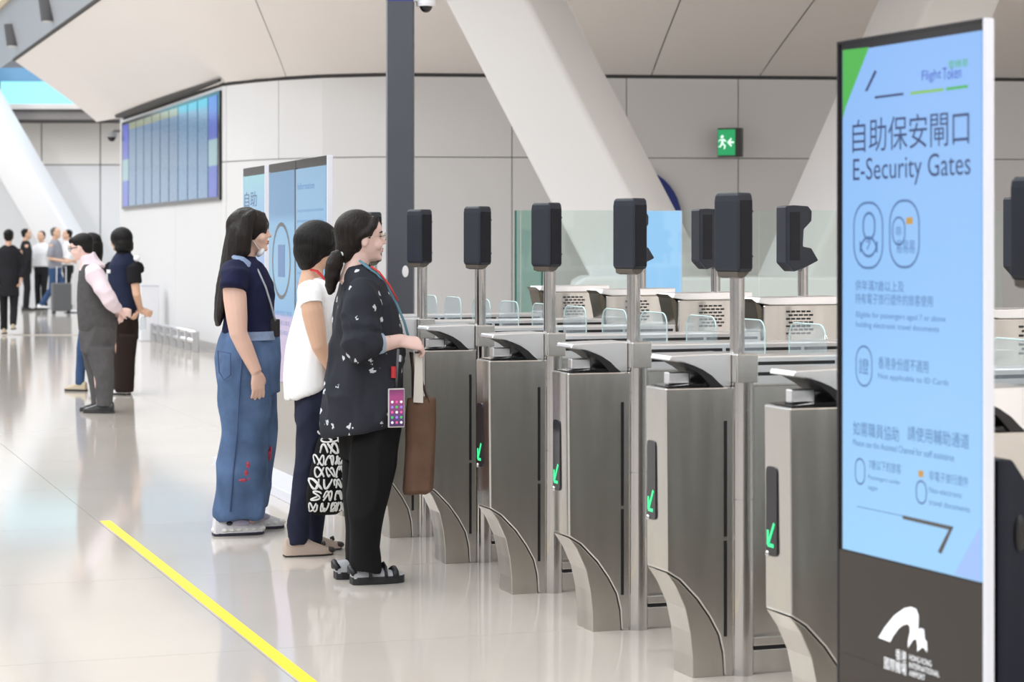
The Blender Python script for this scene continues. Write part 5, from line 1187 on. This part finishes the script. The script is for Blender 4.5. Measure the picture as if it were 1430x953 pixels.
def far_person(px, py, ang, H, label, top, bottom, hair=HAIR, shoes=M_SHOEB, skin=SKIN2, sleeve=1.0, stride=0.0, arms=((0.05, -0.05), (0.05, -0.05)), topname='jacket', skirt=False, long_hair=False, bag=None, hem=0.50, group='people waiting at the far end of the hall', pants=1.0, pitch=0.0, vox=0.014):
    """whole figure from proportions; arms: (elbow x, wrist x) for right and left, stride in metres"""
    f = Fig(px, py, ang, label, group); k = H / 1.7
    f.ho = Vector((0.02, 0, 1.48 * k)); f.Q_ = f.Q
    sv = f.Q; f.Q = lambda a, b, v=0.0: Vector((0.02, v, 1.48 * k)); f.head(0, 0, k, pitch=pitch); f.Q = sv
    legs = []
    for sg, d in ((1, stride), (-1, -stride)):
        back = d < -0.05
        kn = Vector((d * 0.45 + 0.03 * k + (0.05 if back else 0), sg * 0.085, 0.47 * k)); an = Vector((d, sg * 0.085, (0.16 if back else 0.07) * k)); legs.append([Vector((0, sg * 0.08, 0.86 * k)), kn, an])
    f.core(0.82 * k, 1.4 * k, legs)
    pa = []
    for sg, (ex, wx) in zip((-1, 1), arms):
        a = Vector((0, sg * 0.17 * k, 1.36 * k)); e = Vector((ex, sg * 0.23 * k, 1.08 * k)); w_ = Vector((wx, sg * 0.2 * k, (0.86 + abs(wx) * 0.55) * k)); pa.append((a, e, w_))
        f.arm([a, e, w_], [0.045 * k, 0.04 * k, 0.028 * k]); f.hand(w_, (w_ - e), (0, sg, 0.1), thumb=sg, curl=0.5, size=k)
    f.finish(skin, vox * 0.65, 2)
    mb = MB().loft([ring(x, 0, z * k, rx * k, ry * k, 18) for z, x, rx, ry in ((hem * 1.7, 0.0, 0.125, 0.175), (0.95, 0, 0.125, 0.17), (1.08, 0.01, 0.115, 0.16), (1.22, 0.01, 0.125, 0.18), (1.34, 0.0, 0.11, 0.185), (1.40, 0, 0.09, 0.15), (1.45, 0, 0.065, 0.08))])
    for sg, (a, e, w_) in zip((-1, 1), pa):
        pts = [a + Vector((0, -sg * 0.05, 0.0)), a.lerp(e, 0.5), a.lerp(e, 0.9)]; rd = [0.07 * k, 0.066 * k, 0.062 * k]
        if sleeve > 0.7: pts += [e, e.lerp(w_, 0.9)]; rd += [0.058 * k, 0.046 * k]
        mb.tube(pts, rd, 12)
    f.cloth(topname, mb, top, vox, 3, 0.006, 9, px)
    mb = MB().loft([ring(0, 0, z * k, rx * k, ry * k, 18) for z, rx, ry in ((0.98, 0.115, 0.16), (0.88, 0.125, 0.17), (0.76, 0.115, 0.16))])
    for sg, lg_ in zip((1, -1), legs):
        d0 = Vector((0, sg * 0.085, 0.80 * k)); mb.tube([d0, lg_[1], lg_[2]], [0.088 * k * pants, 0.066 * k * pants, 0.058 * k * pants], 14)
    f.cloth('trousers', mb, bottom, vox, 3, 0.006, 9, px + 3)
    for sg, lg_ in zip((1, -1), legs):
        f.shoe(lg_[2].x + 0.02, lg_[2].y, 0.26 * k, shoes, M_SOLEB, h=0.08, sole_h=0.022, wd=0.046, z0=max(0.0, lg_[2].z - 0.08 * k))
    T = f.T
    hm = MB().ell(T((-0.022, 0, 0.145)), (0.106, 0.086, 0.086), f.hm, 16, 10).ell(T((-0.05, 0, 0.095)), (0.062, 0.078, 0.07), f.hm)
    if long_hair: hm.tube([T((-0.05, 0, 0.12)), T((-0.06, 0, 0.0)), T((-0.08, 0, -0.12))], [0.09, 0.085, 0.05], 12)
    ha = hm.build('hair', hair, f.root); remesh(ha, vox * 0.8, 2)
    return f
M_DKT = mat('top_dark', (0.02, 0.02, 0.024), 0.8, spec=0.15); M_SUIT = mat('suit_black', (0.018, 0.018, 0.02), 0.8, spec=0.15); M_WSH = mat('shirt_white', (0.78, 0.78, 0.80), 0.75); M_TEE = mat('tshirt_grey', (0.26, 0.26, 0.29), 0.85); M_JN2 = mat('jeans_mid', (0.045, 0.085, 0.18), 0.85, spec=0.15, var=0.2, vscale=8); M_WSHOE = mat('shoe_white', (0.78, 0.78, 0.8), 0.5); M_BSHOE = mat('shoe_sand', (0.50, 0.42, 0.30), 0.6)
X_ = far_person(128, 546, math.pi - 0.25, 1.58, 'woman in blue jeans and sand shoes half hidden behind the waistcoat man', M_DKT, M_JN2, long_hair=True, shoes=M_BSHOE, group=None, vox=0.011, stride=0.09, arms=((-0.02, 0.02), (-0.02, 0.02)), topname='top', pants=0.85, skin=SKIN3)
far_person(12, 467, math.pi * 0.55, 1.72, 'person in a black coat walking away at the edge of the hall', M_DKT, M_SUIT, stride=0.16, topname='coat', hem=0.36, shoes=M_BSHOE, group=None)
far_person(36, 434, 0.3, 1.83, 'man in black suit talking with the man in a white shirt', M_SUIT, M_SUIT, topname='jacket', hem=0.46)
far_person(58, 433, -1.9, 1.78, 'man in white shirt with tie and black trousers', M_WSH, M_SUIT, topname='shirt', hem=0.55)
far_person(77, 437, -0.2, 1.85, 'man in grey T-shirt, blue jeans and white shoes, striding', M_TEE, M_JN2, topname='t_shirt', sleeve=0.4, stride=0.28, shoes=M_WSHOE, arms=((-0.02, 0.30), (0.02, 0.3)), hem=0.52, hair=mat('hair_grey', (0.10, 0.095, 0.09), 0.6))
far_person(95, 431, math.pi + 0.3, 1.82, 'man in white shirt behind the striding man in grey T-shirt', M_WSH, M_SUIT, topname='shirt', hem=0.55, arms=((0.0, 0.25), (0.0, 0.25)))
q = G(88, 437)
su = empty('suitcase', q + Vector((0.12, -0.75, 0)), 0.4); tag(su, 'grey upright suitcase on wheels beside the striding man', 'suitcase')
MB().box((-0.2, -0.13, 0.06), (0.2, 0.13, 0.66)).build('shell', mat('suitcase_grey', (0.10, 0.10, 0.105), 0.4), su, bevel=0.03)
for x in (-0.16, 0.16):
    for y in (-0.09, 0.09): MB().ell((x, y, 0.03), (0.03, 0.02, 0.03)).build('wheel', M_BLACK, su, smooth=True)
MB().tube([(-0.1, 0, 0.66), (-0.1, 0, 1.0), (0.1, 0, 1.0), (0.1, 0, 0.66)], 0.012, 8).build('handle', M_SILVER, su)
MB().tube([G(31, 436) + Vector((0.0, -4, 0)), G(31, 436) + Vector((0.0, -4, 0)) + Vector((-0.06, 0.0, 0.85))], 0.02, 8).build('walking_stick', M_BLACK)
tag(bpy.data.objects['walking_stick'], 'thin black stick beside the person in the black coat', 'stick')
